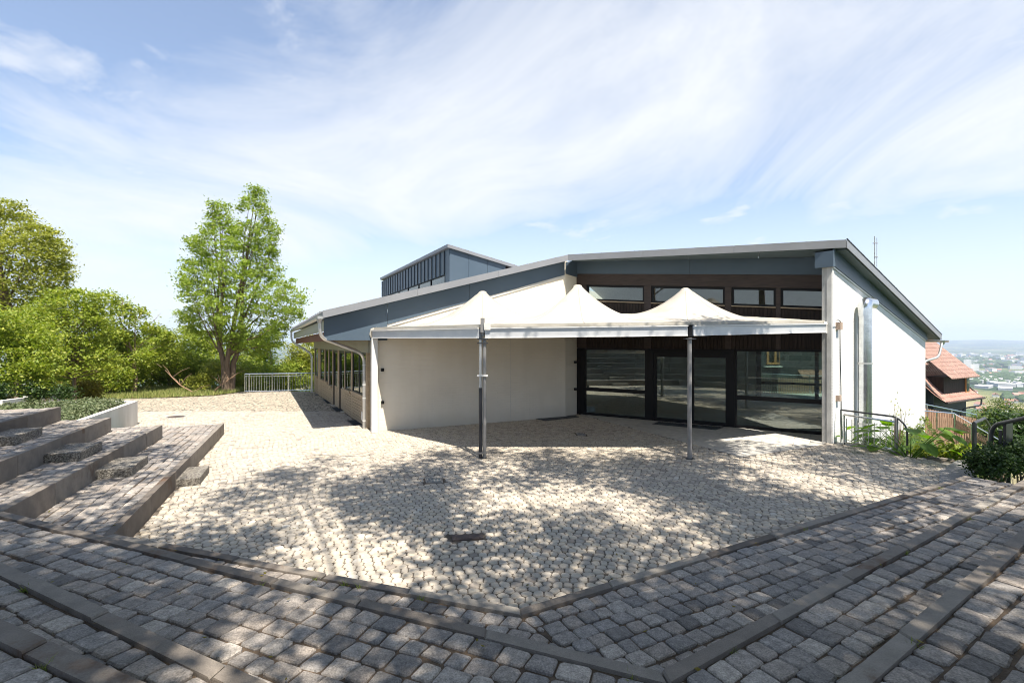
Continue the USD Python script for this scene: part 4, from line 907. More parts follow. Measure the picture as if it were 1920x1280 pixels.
cpn('rain_pipe', MB().tube([(Q1[0] - .055, Q1[1] - .02, .0), (Q1[0] - .055, Q1[1] - .02, 1.75)], .041, 12), 'dark_plastic', smooth=50, label='black lower length of the rain pipe on the left canopy post')
cpn('clamp', MB().box((Q1[0], Q1[1], 2.05), (.26, .16, .04)), 'white_steel'); cpn('clamp', MB().box((Q1[0], Q1[1], 2.86), (.26, .16, .03)), 'dark_steel'); cpn('clamp', MB().box((Q1[0] - .03, Q1[1], .13), (.2, .14, .04)), 'grey_steel')
cpn('corner_bracket', MB().box(Q1t + V(.0, -.02, .2), (.1, .12, .36)), 'grey_steel'); cpn('corner_bracket', MB().box(Q1t + V(.12, -.1, .17), (.16, .05, .17)), 'weathered_concrete'); cpn('corner_bracket', MB().box(Q2t + V(0, 0, -.01), (.09, .1, .26)), 'black_frame')
cpn('wall_post', MB().box((-4.42, 15.74, 1.5), (.19, .19, 3.0), .45), 'white_steel', label='white corner post at the left end of the canopy')
cpn('wall_bracket', MB().box(CR + V(.02, .0, .02), (.12, .12, .34)), 'weathered_concrete')
cpn('end_cap', MB().tube([CL + V(-.08, -.02, -.1), CL + V(-.1, -.02, .0), CL + V(-.06, -.02, .16), CL + V(.1, 0, .2)], [.03, .05, .05, .04], 8), 'membrane', smooth=True)

# ------------------------------------------------------------------ mats and grates
def mat_at(name, q, label, cat, matn, group=None, z=.004, th=.016, lift=0.0):
    P = [at(*p) for p in q]; c = np.mean(P, 0); t = Thing(name, label, cat, (*c[:2], 0), group)
    r = np.array([p[:2] for p in P]); cc = r.mean(0)
    t.part('border', MB().prism(r, lift + z - .003, lift + z + th), 'dark_trim'); t.part('pile', MB().prism(cc + (r - cc) * .93, lift + z + th + .0005, lift + z + th + .006), matn)
mat_at('door_mat', [(590, 741), (597, 735.5), (613, 735.5), (614, 740)], 'pale grey door mat, farthest along the side wall', 'door mat', 'grey_mat')
mat_at('door_mat', [(613, 756.5), (605, 749), (621, 748), (632, 755)], 'small dark door mat before the farther side door', 'door mat', 'rubber_mat')
mat_at('door_mat', [(631, 772.5), (621, 764), (640, 762.5), (652, 770)], 'dark door mat before the nearer side door', 'door mat', 'rubber_mat')
mat_at('door_mat', [(662, 797), (650, 788.5), (672, 787.5), (687, 794.5)], 'nearest dark door mat, by the foot of the downpipe', 'door mat', 'rubber_mat')
def grate(name, q, label, n):
    P = [at(*p) for p in q]; c = np.mean(P, 0); t = Thing(name, label, 'floor grate', (*c[:2], 0)); r = np.array([p[:2] for p in P])
    t.part('well', MB().prism(r, .006, .009), 'black_frame')
    for i in range(n):
        f = (i + .5) / n; a, b = r[0] + (r[1] - r[0]) * f, r[3] + (r[2] - r[3]) * f; t.part('bar', MB().bar((*a, .014), (*b, .014), .02, .009), 'dark_steel')
grate('entrance_grate', [(1222, 795), (1342, 806), (1358, 801), (1235, 790.5)], 'long dark floor grate at the foot of the glass doors', 24)
grate('corner_grate', [(1001, 784.5), (1022, 789), (1086, 782), (1076, 778.5)], 'dark floor grate in the corner by the cream wall', 14)

# ------------------------------------------------------------------ railings
def rail_panel(t, pts, ztop, zbot, nb, mat, r=.016, posts=()):
    a, b = pts
    t.part('top_rail', MB().tube([(*a, ztop[0]), (*b, ztop[1])], r * 1.35, 8), mat); t.part('lower_rail', MB().tube([(*a, zbot[0]), (*b, zbot[1])], r, 8), mat)
    for i in range(nb):
        f = (i + .5) / nb; p = np.asarray(a) * (1 - f) + np.asarray(b) * f
        t.part('baluster', MB().tube([(*p, zbot[0] * (1 - f) + zbot[1] * f), (*p, ztop[0] * (1 - f) + ztop[1] * f - .1)], r * .55, 6), mat)
ra, rb, rc = at(459, 736)[:2], at(541, 734.5)[:2], at(596, 733)[:2]
t = Thing('far_railing', 'pale galvanised railing at the far edge of the plaza', 'railing', (*ra, 0))
for (a, b, n) in ((ra, rb, 17), (rb, rc, 11)):
    rail_panel(t, (a, b), (1.06, 1.06), (.08, .08), n, 'galvanised', .022); t.part('mid_rail', MB().tube([(*a, .93), (*b, .93)], .014, 6), 'galvanised')
for p in (ra, ra + (rb - ra) * .1, (ra + rb) / 2 + V(.3, 0), rb, rc): t.part('post', MB().tube([(*p, -.3), (*p, 1.06)], .022, 8), 'galvanised')
s0, s1 = at(1573, 832)[:2] + V(.05, 0), at(1683, 849)[:2]
t = Thing('gate_railing', 'galvanised steel railing with dark handrail beside the ventilation duct', 'railing', (*s0, 0))
z0, z1 = .84, .80
rail_panel(t, (s0 + (s1 - s0) * .06, s0 + (s1 - s0) * .96), (z0, z1), (.06, .1), 9, 'galvanised', .02)
t.part('post', MB().bar((*(s0 + (s1 - s0) * .06), -.1), (*(s0 + (s1 - s0) * .06), z0), .04), 'galvanised'); t.part('post', MB().bar((*(s1 - (s1 - s0) * .02), -.3), (*(s1 - (s1 - s0) * .02), .92), .06), 'grey_steel'); t.part('post', MB().tube([(*s0, .05), (*s0, .95)], .018, 8), 'galvanised')
e3 = at(1701, 852)[:2]
t.part('handrail', MB().tube(bend([(*s0, .965), (*s1, .935), (*e3, .70), (*e3, -.3)], 4), .024, 8), 'dark_steel', smooth=50)
t.part('foot_kerb', MB().prism([s0 + V(-.05, .05), s1 + V(.2, 0.02), s1 + V(.25, .14), s0 + V(-.0, .22)], -.3, .035), 'weathered_concrete')
h1 = lambda u, v, y: V((u - 960) / F * y, y, zat(v, y))
t = Thing('stair_handrail', 'dark angled steel handrail rising out of the bush at the right', 'handrail', h1(1827, 850, 11.5))
t.part('post', MB().bar(h1(1827, 880, 11.5), h1(1827, 793, 11.5), .06), 'dark_steel'); t.part('rail', MB().tube([h1(1826, 793, 11.5), h1(1846, 784, 11.9), h1(1856, 800, 12.6), h1(1858, 850, 13.2)], .035, 8), 'dark_steel')
t = Thing('bent_handrail', 'dark round handrail with a bent end at the right picture edge', 'handrail', h1(1857, 860, 10.6))
t.part('rail', MB().tube(bend([h1(1858, 875, 10.6), h1(1858, 797, 10.6), h1(1925, 783, 9.6), V(9.75, 8.4, 1.85)], 6), .04, 10), 'dark_steel', smooth=50); t.part('post', MB().tube([V(9.75, 8.4, -.3), V(9.75, 8.4, 1.85)], .035, 8), 'dark_steel')
t = Thing('sign_board', 'upright dark board standing behind the bent handrail', 'sign board', h1(1890, 862, 10.4))
c = h1(1890, 825, 10.45); t.part('board', MB().box((c[0], c[1], zat(828, 10.45)), (.36, .05, .86), .5), 'dark_plastic'); t.part('post', MB().box((c[0] - .1, c[1] + .06, .2), (.05, .05, 1.6), .5), 'dark_steel'); t.part('post', MB().box((c[0] + .12, c[1] + .1, .2), (.05, .05, 1.6), .5), 'dark_steel')

# ------------------------------------------------------------------ walls and beds at the left, gravel and kerb at the right
w0, w1 = at(261, 797), at(196, 800); wt = V(-8.5 - 3.3, 13.9)
pw = [at(262, 797)[:2], at(262, 797)[:2] + V(-.14, .16), at(190, 793)[:2] + V(-.6, 1.2), at(190, 793)[:2] + V(-.62, .95)]
t = Thing('planter_wall', 'pale concrete planter wall at the top left, sunlit end toward the plaza', 'wall', (*at(262, 797)[:2], 0))
pa, pb = V(-10.9, 11.86), V(-13.12, 17.2)
d = unit(pb - pa); LPW = np.linalg.norm(pb - pa)
for i in range(3): t.part('wall_section', MB().wallp(V(*pa, 0), d, [(LPW * i / 3 + .003, -.4), (LPW * (i + 1) / 3 - .003, -.4), (LPW * (i + 1) / 3 - .003, .82), (LPW * i / 3 + .003, .82)], 0, .16), 'weathered_concrete')
d2 = V(-1, -.05); t.part('return_wall', MB().wallp(V(*(pb + d * -.0), 0), unit(d2), [(.17, -.4), (3.6, -.4), (3.6, .78), (.17, .82)], .002, .16), 'weathered_concrete')
bed_poly = [pa + V(-.16, .05), pb + V(-.2, -.16), V(-17.4, 16.9), V(-17.2, 13.2), lines[3][0][:2] + V(-2.2, -.9)]
solo('planting_bed', MB().prism(bed_poly, -.4, np.array([.72, .72, .66, .8, .9])), 'soil', 'raised bed of dry soil between planter wall and terraces', 'planting bed', kind='structure')
bp = Polygon(bed_poly).buffer(-.05); rg6 = np.random.default_rng(8); x0, y0, x1, y1 = bp.bounds
cpts = np.c_[rg6.uniform(x0, x1, 24000), rg6.uniform(y0, y1, 24000)]; cpts = cpts[shapely.contains_xy(bp, cpts[:, 0], cpts[:, 1])]
hgt = .66 + .26 * meshkit.fbm(np.c_[cpts * 1.1, np.zeros(len(cpts))], 3, 2)
(mv, mf), tn = leaf_mesh(np.c_[cpts, hgt + rg6.uniform(-.1, .12, len(cpts))], rg6.uniform(.05, .12, len(cpts)), .4, rg6)
solo('bed_ground_cover', (mv, mf), 'ground_cover', 'grey-green ground cover filling the raised planter bed', 'ground cover', kind='stuff', tone=tn)
t = Thing('low_wall', 'low curved pale wall in front of the hedge at the far left', 'wall', at(100, 752, .6))
cv = [V(-16.3, 15.6), V(-16.75, 16.9), V(-17.2, 18.1), V(-17.5, 18.9), V(-17.9, 19.3), V(-18.6, 19.4)]
for p, q in zip(cv, cv[1:]): t.part('wall_section', MB().wallp(V(*p, 0), q - p, [(0, -.3), (np.linalg.norm(q - p) + .02, -.3), (np.linalg.norm(q - p) + .02, .98), (0, 1.02)], -.08, .08), 'weathered_concrete')
solo('gravel_corner', MB().prism([lines[0][3][:2] + V(-.9, -.45), lines[0][3][:2] + V(.6, .3), at(1800, 866)[:2] + V(.5, .3), at(1790, 862)[:2] + V(-.05, -.1), at(1800, 880)[:2] + V(-.55, -.1)], -.3, .012), 'gravel', 'grey gravel corner between kerb and bush at the right', 'gravel', kind='structure')
t = Thing('plaza_edging', 'narrow grey edging stones along the right plaza edge', 'kerb', (*at(1740, 856)[:2], 0), kind='structure')
ed = [at(1700, 851)[:2], at(1728, 855)[:2], at(1757, 859)[:2], at(1790, 863)[:2]]
for p, q in zip(ed, ed[1:]):
    v, f = stone(np.array([p, q - (q - p) * .01, q + V(.08, .1), p + V(.08, .1)]), .02, depth=.3); t.part('edging_stone', (v, f), 'kerb_concrete', tone=.7)
# grass verge beyond the paving
vp = Polygon([at(205, 749)[:2], at(330, 745)[:2], at(400, 742)[:2], at(440, 737)[:2], (-15.8, 30.5), (-24, 30), (-26, 24)])
t = Thing('grass_verge', 'strip of dry grass along the far edge of the plaza', 'grass', (-20, 26, 0), kind='stuff')
t.part('turf', flat(vp, .03), 'soil')
x0, y0, x1, y1 = vp.bounds; gp_ = np.c_[rg6.uniform(x0, x1, 26000), rg6.uniform(y0, y1, 26000)]; gp_ = gp_[shapely.contains_xy(vp, gp_[:, 0], gp_[:, 1])]
n = len(gp_); hh = rg6.uniform(.1, .3, n); an = rg6.uniform(0, 2 * np.pi, n); le = rg6.normal(0, .05, (n, 2)); wv = np.c_[np.cos(an), np.sin(an)] * .02
gv = np.stack([np.c_[gp_ - wv, np.full(n, .02)], np.c_[gp_ + wv, np.full(n, .02)], np.c_[gp_ + le, hh]], 1).reshape(-1, 3)
t.part('blades', (gv, np.arange(3 * n).reshape(-1, 3)), 'grass_blade', tone=np.repeat(rg6.uniform(0, 1, n), 3))

# ------------------------------------------------------------------ trees and shrubs
def px_blobs(rows, y, jit, rg, zmin=None):
    k = y / F; return [((u - 960) * k, y + rg.normal(0, jit), EYE + (640 - v) * k, r * k, r * k * 1.05, r * k * .9) for u, v, r in rows]
def tree(name, label, base, blobs, n_tuft, n_leaf, size, mat, bark='bark', trunk_r=.2, fork=.3, cat='tree', group=None, spread=.22, rg=rng, stems=1, twigs=2, lean=.5, small=True):
    t = Thing(name, label, cat, base, group); base = np.asarray(base, float)
    top = max(b[2] for b in blobs); fk = base + V(0, 0, (top - base[2]) * fork); mb = MB(); lm = MB()
    for s in range(stems):
        off = V(*rg.normal(0, trunk_r * .5, 2), 0) if stems > 1 else V(0, 0, 0)
        q = fk + off * 3; mid = (base + q) / 2 + V(*rg.normal(0, .08, 2), 0)
        mb.tube([base + off + V(0, 0, -.25), base + off, mid, q], np.array([1.5, 1.15, .95, .8]) * trunk_r / math.sqrt(stems), 9)
    for i, b in enumerate(blobs):
        if not small and i % 5: continue
        s = fk + V(*rg.normal(0, trunk_r * .8, 2), rg.uniform(-.1, .25) * (fk[2] - base[2])); c = np.array(b[:3])
        L = np.linalg.norm(c - s); r0 = min(trunk_r * .42, .02 + .010 * L) if small else .05
        limb(lm, s, c, r0, .018, .1, 7, rg)
        for w in range(twigs):
            e = c + rg.normal(size=3) * np.array(b[3:]) * .6; m = s + (c - s) * rg.uniform(.4, .9); limb(lm, m, e, r0 * .35, .008, .1, 4, rg, 4)
    t.part('trunk', mb, bark, smooth=True); t.part('limbs', lm, bark, smooth=True)
    C = tufts(split(blobs, 5, rg) if small else blobs, n_tuft, n_leaf, spread, rg); (v, f), tn = leaf_mesh(C, size * rg.uniform(.7, 1.3, len(C)), lean, rg)
    t.part('crown', (v, f), mat, tone=tn); return t
def shrub(name, label, base, blobs, n_tuft, n_leaf, size, mat, cat='shrub', group=None, spread=.2, rg=rng, lean=.5):
    t = Thing(name, label, cat, base, group); mb = MB()
    for b in blobs: limb(mb, np.asarray(base, float) + V(*rg.normal(0, .1, 2), -.15), b[:3], .03, .008, .1, 6, rg, 5)
    t.part('stems', mb, 'bark', smooth=True)
    C = tufts(blobs, n_tuft, n_leaf, spread, rg); (v, f), tn = leaf_mesh(C, size * rg.uniform(.7, 1.3, len(C)), lean, rg); t.part('foliage', (v, f), mat, tone=tn); return t
rt = np.random.default_rng(17)
yb = 28.0
def outline_crown(outline, y, n_tuft, n_leaf, spread, rg, depth=.9, holes=.40):
    """Leaf centres in tufts through the solid that a crown's outline suggests: as deep as it is wide, with gaps left by noise."""
    pg = Polygon(outline); k = y / F; x0, y0, x1, y1 = pg.bounds; out = []
    while len(out) < n_tuft:
        p = rg.uniform((x0, y0), (x1, y1))
        if not shapely.contains_xy(pg, *p): continue
        w = pg.exterior.distance(shapely.Point(p)) * k; row = pg.intersection(LineString([(x0 - 5, p[1]), (x1 + 5, p[1])])).length * k / 2
        dz = rg.uniform(-1, 1) * depth * min(row, w * 1.6 + .35)
        c = V((p[0] - 960) * k, y + dz, EYE + (640 - p[1]) * k)
        if meshkit.fbm((c * V(.95, .95, .8))[None], 3, 77)[0] < holes: continue
        out.append(c)
    c = np.array(out)
    o = rg.normal(size=(len(c), n_leaf, 3)) * spread * V(1, 1, .55) * rg.uniform(.55, 1.3, (len(c), 1, 1))
    return c, (c[:, None] + o).reshape(-1, 3)
def outline_tree(name, label, base, outline, y, n_tuft, n_leaf, size, mat, spread, bark, trunk_r, stems, fork, rg, group=None, **kw):
    t = Thing(name, label, 'tree', base, group); base = np.asarray(base, float)
    c, C = outline_crown(outline, y, n_tuft, n_leaf, spread, rg, **kw); top = c[:, 2].max(); fk = base[2] + (top - base[2]) * fork
    mb, lm = MB(), MB()
    leaders = []
    for i in range(stems):
        # each leader climbs through the middle of its share of the crown
        u0 = np.quantile(c[:, 0], (i + .5) / stems); hi = c[np.abs(c[:, 0] - u0) < (np.ptp(c[:, 0]) / stems / 1.6)]
        tip = hi[np.argmax(hi[:, 2])] + V(0, 0, -.3); off = V((i - (stems - 1) / 2) * trunk_r * .6, rg.normal(0, trunk_r * .25), 0)
        pts = np.array([base + off * .9 + V(0, 0, -.3), base + off * .8, base + off * 1.3 + V(0, 0, (fk - base[2]) * .6), V(*(base[:2] + off[:2] * 2.2 + (tip[:2] - base[:2]) * .15), fk), V(*(base[:2] * .45 + tip[:2] * .55), fk + (tip[2] - fk) * .45), tip])
        mb.tube(pts, np.array([1.35, 1.1, .85, .7, .36, .05]) * trunk_r * (1 if stems == 1 else .62), 9); leaders.append(pts)
    for j in rg.permutation(len(c))[:min(len(c), 60)]:
        L = leaders[int(np.argmin([np.abs(l[-1][0] - c[j][0]) for l in leaders]))]; f = rg.uniform(2.6, 4.6); i0 = int(f); s = L[i0] + (L[min(i0 + 1, 5)] - L[i0]) * (f - i0)
        if s[2] > c[j][2] + .4: s = L[3] + (L[2] - L[3]) * rg.uniform(0, .8)
        limb(lm, s, c[j], .012 + .008 * np.linalg.norm(c[j] - s), .006, .10, 6, rg, 5)
    t.part('trunk', mb, bark, smooth=True); t.part('limbs', lm, bark, smooth=True)
    (v, f), tn = leaf_mesh(C, size * rg.uniform(.65, 1.3, len(C)), .5, rg); t.part('crown', (v, f), mat, tone=tn)
outline_tree('maple_tree', 'tall bright green tree with two pointed tops left of the hall', (-16.2, yb, 0), [(432, 650), (405, 625), (385, 640), (330, 592), (345, 562), (338, 520), (352, 488), (372, 482), (350, 452), (386, 430), (398, 385), (418, 372), (434, 398), (442, 432), (452, 398), (468, 352), (492, 352), (502, 400), (522, 430), (514, 480), (526, 512), (562, 530), (577, 560), (562, 590), (572, 602), (540, 606), (528, 645), (480, 665)], yb, 1650, 26, .135, 'leaf_maple', .165, 'bark', .28, 3, .24, rt, holes=.345)
def T(name, label, u, v0, y, rows, n_tuft, n_leaf, size, mat, kind='tree', z=None, **kw):
    z = zat(v0, y) if z is None else z; base = ((u - 960) / F * y, y, z); bl = px_blobs(rows, y, kw.pop('jit', .6), rt)
    (tree if kind == 'tree' else shrub)(name, label, base, bl, n_tuft, n_leaf, size, mat, rg=rt, **kw)
outline_tree('linden_tree', 'big olive-yellow tree rising at the left picture edge', ((30 - 960) / F * 24, 24, .2), [(-120, 640), (-130, 480), (-80, 400), (-20, 372), (20, 378), (48, 385), (60, 410), (75, 425), (100, 430), (112, 450), (124, 472), (112, 500), (118, 520), (105, 560), (120, 600), (90, 650)], 24, 1800, 28, .13, 'leaf_olive', .17, 'bark', .3, 2, .35, rt, holes=.35)
outline_tree('hornbeam_tree', 'loose bright green tree beside the olive-yellow one', ((140 - 960) / F * 21, 21, .3), [(40, 700), (50, 600), (70, 560), (105, 545), (150, 543), (195, 552), (180, 575), (200, 600), (190, 640), (215, 680), (190, 715)], 21, 800, 26, .115, 'leaf_fresh', .15, 'bark', .10, 2, .3, rt, holes=.36)
T('young_tree', 'slender young tree with a thin pale stem behind the hedge', 250, 745, 27, [(230, 570, 20), (215, 600, 30), (255, 590, 28), (280, 620, 28), (235, 640, 42), (300, 640, 24), (200, 660, 34), (270, 670, 36)], 420, 30, .15, 'leaf_fresh', bark='pale_bark', spread=.2, trunk_r=.1, fork=.4)
T('hedge_bush', 'large green bush filling the left picture edge behind the low wall', -10, 750, 17.5, [(-40, 640, 60), (20, 630, 50), (60, 660, 48), (-20, 700, 50), (40, 710, 40), (85, 690, 34), (90, 730, 22), (20, 600, 34)], 560, 32, .11, 'leaf_fresh', 'shrub', spread=.17)
T('hedge_bush', 'dark low bush at the foot of the left hedge', 30, 752, 16.5, [(-10, 735, 26), (30, 740, 22), (70, 742, 18)], 150, 28, .09, 'leaf_deep', 'shrub', spread=.12)
T('barberry_bush', 'low yellow-orange bush before the hedge', 150, 748, 23, [(105, 732, 16), (135, 728, 20), (165, 730, 20), (190, 735, 14)], 170, 30, .09, 'leaf_yellow', 'shrub', spread=.11, jit=.25)
T('hedge_bush', 'mid green bush behind the yellow-orange bush', 180, 745, 26, [(120, 690, 30), (160, 690, 34), (200, 700, 34), (170, 715, 26), (225, 710, 24)], 330, 30, .13, 'leaf_fresh', 'shrub', spread=.18)
T('hedge_bush', 'bushy green hedge plant left of the tall tree trunk', 320, 742, 30, [(270, 690, 34), (310, 680, 36), (350, 670, 34), (290, 715, 26), (345, 705, 30), (385, 690, 30), (330, 650, 26)], 430, 30, .14, 'leaf_fresh', 'shrub', spread=.2)
T('hedge_bush', 'bush of dry-tipped leaves around the foot of the tall tree', 430, 742, 29, [(395, 715, 22), (430, 700, 26), (455, 715, 20), (470, 725, 14), (410, 690, 22)], 220, 26, .13, 'leaf_olive', 'shrub', spread=.17)
T('slope_tree', 'pale green tree crown behind the far railing', 500, 760, 36, [(470, 660, 34), (510, 640, 34), (480, 700, 40), (530, 690, 40), (455, 640, 24)], 420, 30, .17, 'leaf_maple', z=-4, spread=.24, trunk_r=.15)
T('slope_tree', 'light yellow-green tree crown right of the far railing, beside the hall', 575, 760, 34, [(560, 670, 30), (585, 690, 34), (545, 710, 34), (600, 650, 24), (570, 640, 16), (610, 700, 30)], 420, 30, .16, 'leaf_olive', z=-4, spread=.23, trunk_r=.12)
T('slope_tree', 'blurred green tree filling the gap behind the young tree', 360, 760, 38, [(300, 640, 30), (340, 620, 26), (380, 640, 40), (420, 650, 36), (250, 650, 30), (350, 670, 40)], 430, 28, .18, 'leaf_fresh', z=-3, spread=.26, trunk_r=.15)
for i, (lab, y, rows, mt) in enumerate((('dense light green hedge bush between the young tree and the tall tree', 31.5, [(230, 690, 34), (270, 680, 34), (310, 690, 34), (350, 690, 34), (250, 720, 26), (300, 722, 26), (340, 722, 24), (380, 715, 26)], 'leaf_fresh'), ('dense light green hedge bush filling the gap left of the young tree', 29.0, [(90, 680, 36), (130, 670, 36), (170, 660, 36), (110, 715, 28), (150, 715, 28), (195, 715, 28), (210, 680, 32)], 'leaf_maple'), ('dense leafy bush directly behind the tall tree and the railing', 33.0, [(400, 690, 34), (440, 690, 36), (480, 700, 34), (520, 705, 34), (560, 700, 34), (420, 720, 28), (465, 722, 28), (510, 722, 28), (590, 715, 30)], 'leaf_fresh'))):
    T('hedge_bush', lab, rows[2][0], 742, y, rows, 620, 30, .15, mt, 'shrub', spread=.2)
# bare dry branches lying by the verge
for lab, rows in (('dry bare branch leaning in the bushes left of the tall tree', [(362, 735), (335, 722), (318, 708), (302, 694)]), ('forked dry branch lying at the foot of the tall tree', [(398, 737), (412, 722), (425, 712), (436, 702)])):
    y = 26.6 if 'leaning' in lab else 27.0; P = [V((u - 960) / F * y, y + .1 * i, max(.05, zat(v, y))) for i, (u, v) in enumerate(rows)]
    t = Thing('dry_branch', lab, 'branch', P[0]); t.part('branch', MB().tube(P, [.03, .028, .022, .01], 7), 'dry_branch', smooth=True)
    for i, s in ((1, -1), (2, 1), (1, 1), (2, -1), (0, 1), (1, -.4)):
        e = P[i] + V(s * rt.uniform(.4, .9), .2, rt.uniform(.3, .7)); t.part('twig', MB().tube([P[i], (P[i] + e) / 2 + V(0, 0, .08), e], [.016, .012, .005], 5), 'dry_branch')

# trees standing round the viewer, whose crowns dapple the plaza (mirrored in the glazing, outside the picture)
def shade_tree(label, trunk, crown, n_blob, seed, n_tuft, n_leaf=40, size=.16, spread=.30):
    rg = np.random.default_rng(seed); cx, cy, cz, rx, ry, rz = crown; bl = []
    for i in range(n_blob):
        d = rg.normal(size=3); d /= np.linalg.norm(d); r = rg.uniform(.3, 1) ** .6
        p = V(cx, cy, cz) + d * V(rx, ry, rz) * r
        p[2] = max(p[2], EYE + .78 * p[1] + 1.4, 6.2)
        bl.append((*p, *(rg.uniform(.8, 1.5, 2)), rg.uniform(.5, .9)))
    tree('plane_tree', label, (*trunk, ground(*trunk) if False else 1.9), bl, n_tuft, n_leaf, size, 'leaf_shade', 'bark', .26, .5, rg=rg, spread=spread, twigs=1, small=False)
shade_tree('large leafy tree right behind the viewer, mirrored in the glazing', (3.2, -4.6), (2.2, 1.8, 12.2, 6.4, 6.2, 3.0), 60, 31, 830)
shade_tree('leafy tree behind the viewer on the left, mirrored in the glazing', (-7.5, -4.2), (-5.2, -.6, 10.8, 5.4, 5.0, 2.7), 44, 32, 640)
shade_tree('leafy tree behind the viewer on the right, shading the bush', (13.6, 1.0), (9.4, 4.2, 12.0, 4.8, 5.2, 2.6), 36, 33, 560)

shade_tree('leafy tree beside the terraces on the left, just outside the picture', (-12.6, 2.4), (-8.3, 4.2, 10.9, 3.4, 3.6, 2.0), 30, 34, 330)
shade_tree('leafy tree farther behind the viewer on the left, mirrored in the glazing', (-3.6, -8.5), (-3.0, -3.2, 11.4, 4.8, 3.8, 2.4), 40, 35, 720)
shade_tree('leafy tree farther behind the viewer on the right, mirrored in the glazing', (8.6, -7.0), (6.2, -2.2, 11.6, 4.6, 4.0, 2.4), 38, 36, 560)

# bushes and plants at the right
T('dark_bush', 'dark green bush spilling over the kerb at the right', 1860, 890, 10.3, [(1828, 862, 20), (1850, 858, 24), (1872, 862, 26), (1900, 866, 24), (1930, 860, 30), (1868, 848, 14), (1898, 848, 16), (1815, 878, 12), (1935, 842, 20), (1845, 876, 16)], 330, 30, .07, 'leaf_deep', 'shrub', z=.0, spread=.09, jit=.25)
T('leafy_plant', 'sunlit low green plants between railing and bush', 1770, 868, 12.6, [(1735, 848, 14), (1760, 850, 14), (1785, 846, 14), (1805, 845, 14), (1775, 838, 10), (1720, 852, 10)], 150, 22, .10, 'leaf_fresh', 'shrub', cat='plant', z=-.35, spread=.1, jit=.2)
ug = np.random.default_rng(51); q = np.c_[ug.uniform(9.8, 24, 30000), ug.uniform(11.5, 25, 30000)]
keep = shapely.distance(site, shapely.points(q[:, 0], q[:, 1])) > .12; q = q[keep]; zz = land_height(q[:, 0], q[:, 1])
lump = meshkit.fbm(np.c_[q * .9, np.zeros(len(q))], 3, 9)
(v, f), tn = leaf_mesh(np.c_[q, zz + .5 * lump * ug.uniform(.5, 1.1, len(q))], ug.uniform(.07, .2, len(q)), .6, ug)
solo('slope_undergrowth', (v, f), 'leaf_shade', 'leafy green undergrowth covering the slope below the railing', 'undergrowth', kind='stuff', tone=tn)
rb_ = np.random.default_rng(41)
def burdock(label, base, n, s):
    t = Thing('burdock_plant', label, 'plant', base); base = np.asarray(base, float)
    for i in range(n):
        a = rb_.uniform(0, 2 * np.pi); tip = base + V(math.cos(a) * s * rb_.uniform(.3, 1.1), math.sin(a) * s * rb_.uniform(.3, 1.1), rb_.uniform(.25, .95) * s)
        st = t.part('stalk', MB().tube([base + rb_.normal(0, .03, 3) * V(1, 1, 0), (base + tip) / 2 + V(0, 0, .08), tip], [.012, .01, .006], 5), 'big_leaf', tone=.6)
        d = V(math.cos(a), math.sin(a), rb_.uniform(-.5, .2)); d = unit(d); sd = unit(np.cross(d, (0, 0, 1))); up = np.cross(sd, d); l = rb_.uniform(.22, .4) * s * 1.2
        out = [(-.1, 0, 0), (-.02, .3, .05), (.3, .42, .03), (.65, .3, -.03), (1, 0, -.12), (.65, -.3, -.03), (.3, -.42, .03), (-.02, -.3, .05)]
        v = np.array([tip + d * l * x + sd * l * y + up * l * z for x, y, z in out] + [tip + d * l * .4 - up * l * .05])
        t.part('leaf', (v, np.array([[8, i, (i + 1) % 8] for i in range(8)])), 'big_leaf', tone=float(rb_.uniform(.2, 1)))
burdock('burdock with big pale leaves just right of the steel railing', (*at(1722, 862)[:2] + V(.05, .3), -.12), 18, 1.0)
burdock('smaller broad-leaved burdock in front of the stair fence', (*at(1690, 850)[:2] + V(.3, .6), -.2), 15, .9)
burdock('broad-leaved burdock behind the gate railing post', (*at(1660, 846)[:2] + V(.2, .9), -.3), 9, .75)
t = Thing('seeding_weed', 'tall thin weed with brown seed heads against the white wall', 'plant', (*at(1712, 850)[:2] + V(.1, .7), -.4))
b0 = t.loc
for i in range(5):
    a = rb_.uniform(-.5, .5); tip = b0 + V(a * .6, rb_.uniform(-.1, .2), rb_.uniform(1.1, 1.75)); m = (b0 + tip) / 2 + V(a * .15, 0, .1)
    t.part('stem', MB().tube([b0, m, tip], [.01, .008, .004], 5), 'dry_branch')
    C = tip + rb_.normal(size=(14, 3)) * V(.06, .06, .16) - V(0, 0, .12); (v, f), tn = leaf_mesh(C, .06, .2, rb_); t.part('seed_head', (v, f), 'leaf_olive', tone=tn)
# hillside trees below the right railing
for (u, v, y, r, lab) in ((1905, 800, 22, 40, 'leafy hillside tree right behind the dark board'), (1850, 805, 46, 50, 'rounded hillside tree below the deck stairs'), (1900, 778, 70, 44, 'hillside tree halfway down the slope at the right edge'), (1868, 770, 95, 40, 'small dark tree lower on the hillside')):
    T('hillside_tree', lab, u, v, y, [(u, v, r * .7), (u - r * .6, v + r * .5, r * .6), (u + r * .6, v + r * .4, r * .6), (u, v + r, r * .8), (u - r * .9, v + r * 1.2, r * .6)], 260, 30, .16 + y * .002, 'leaf_deep' if y < 30 else 'leaf_shade', z=ground((u - 960) / F * y, y) - .3, spread=.2 + y * .006, jit=.6, trunk_r=.16)

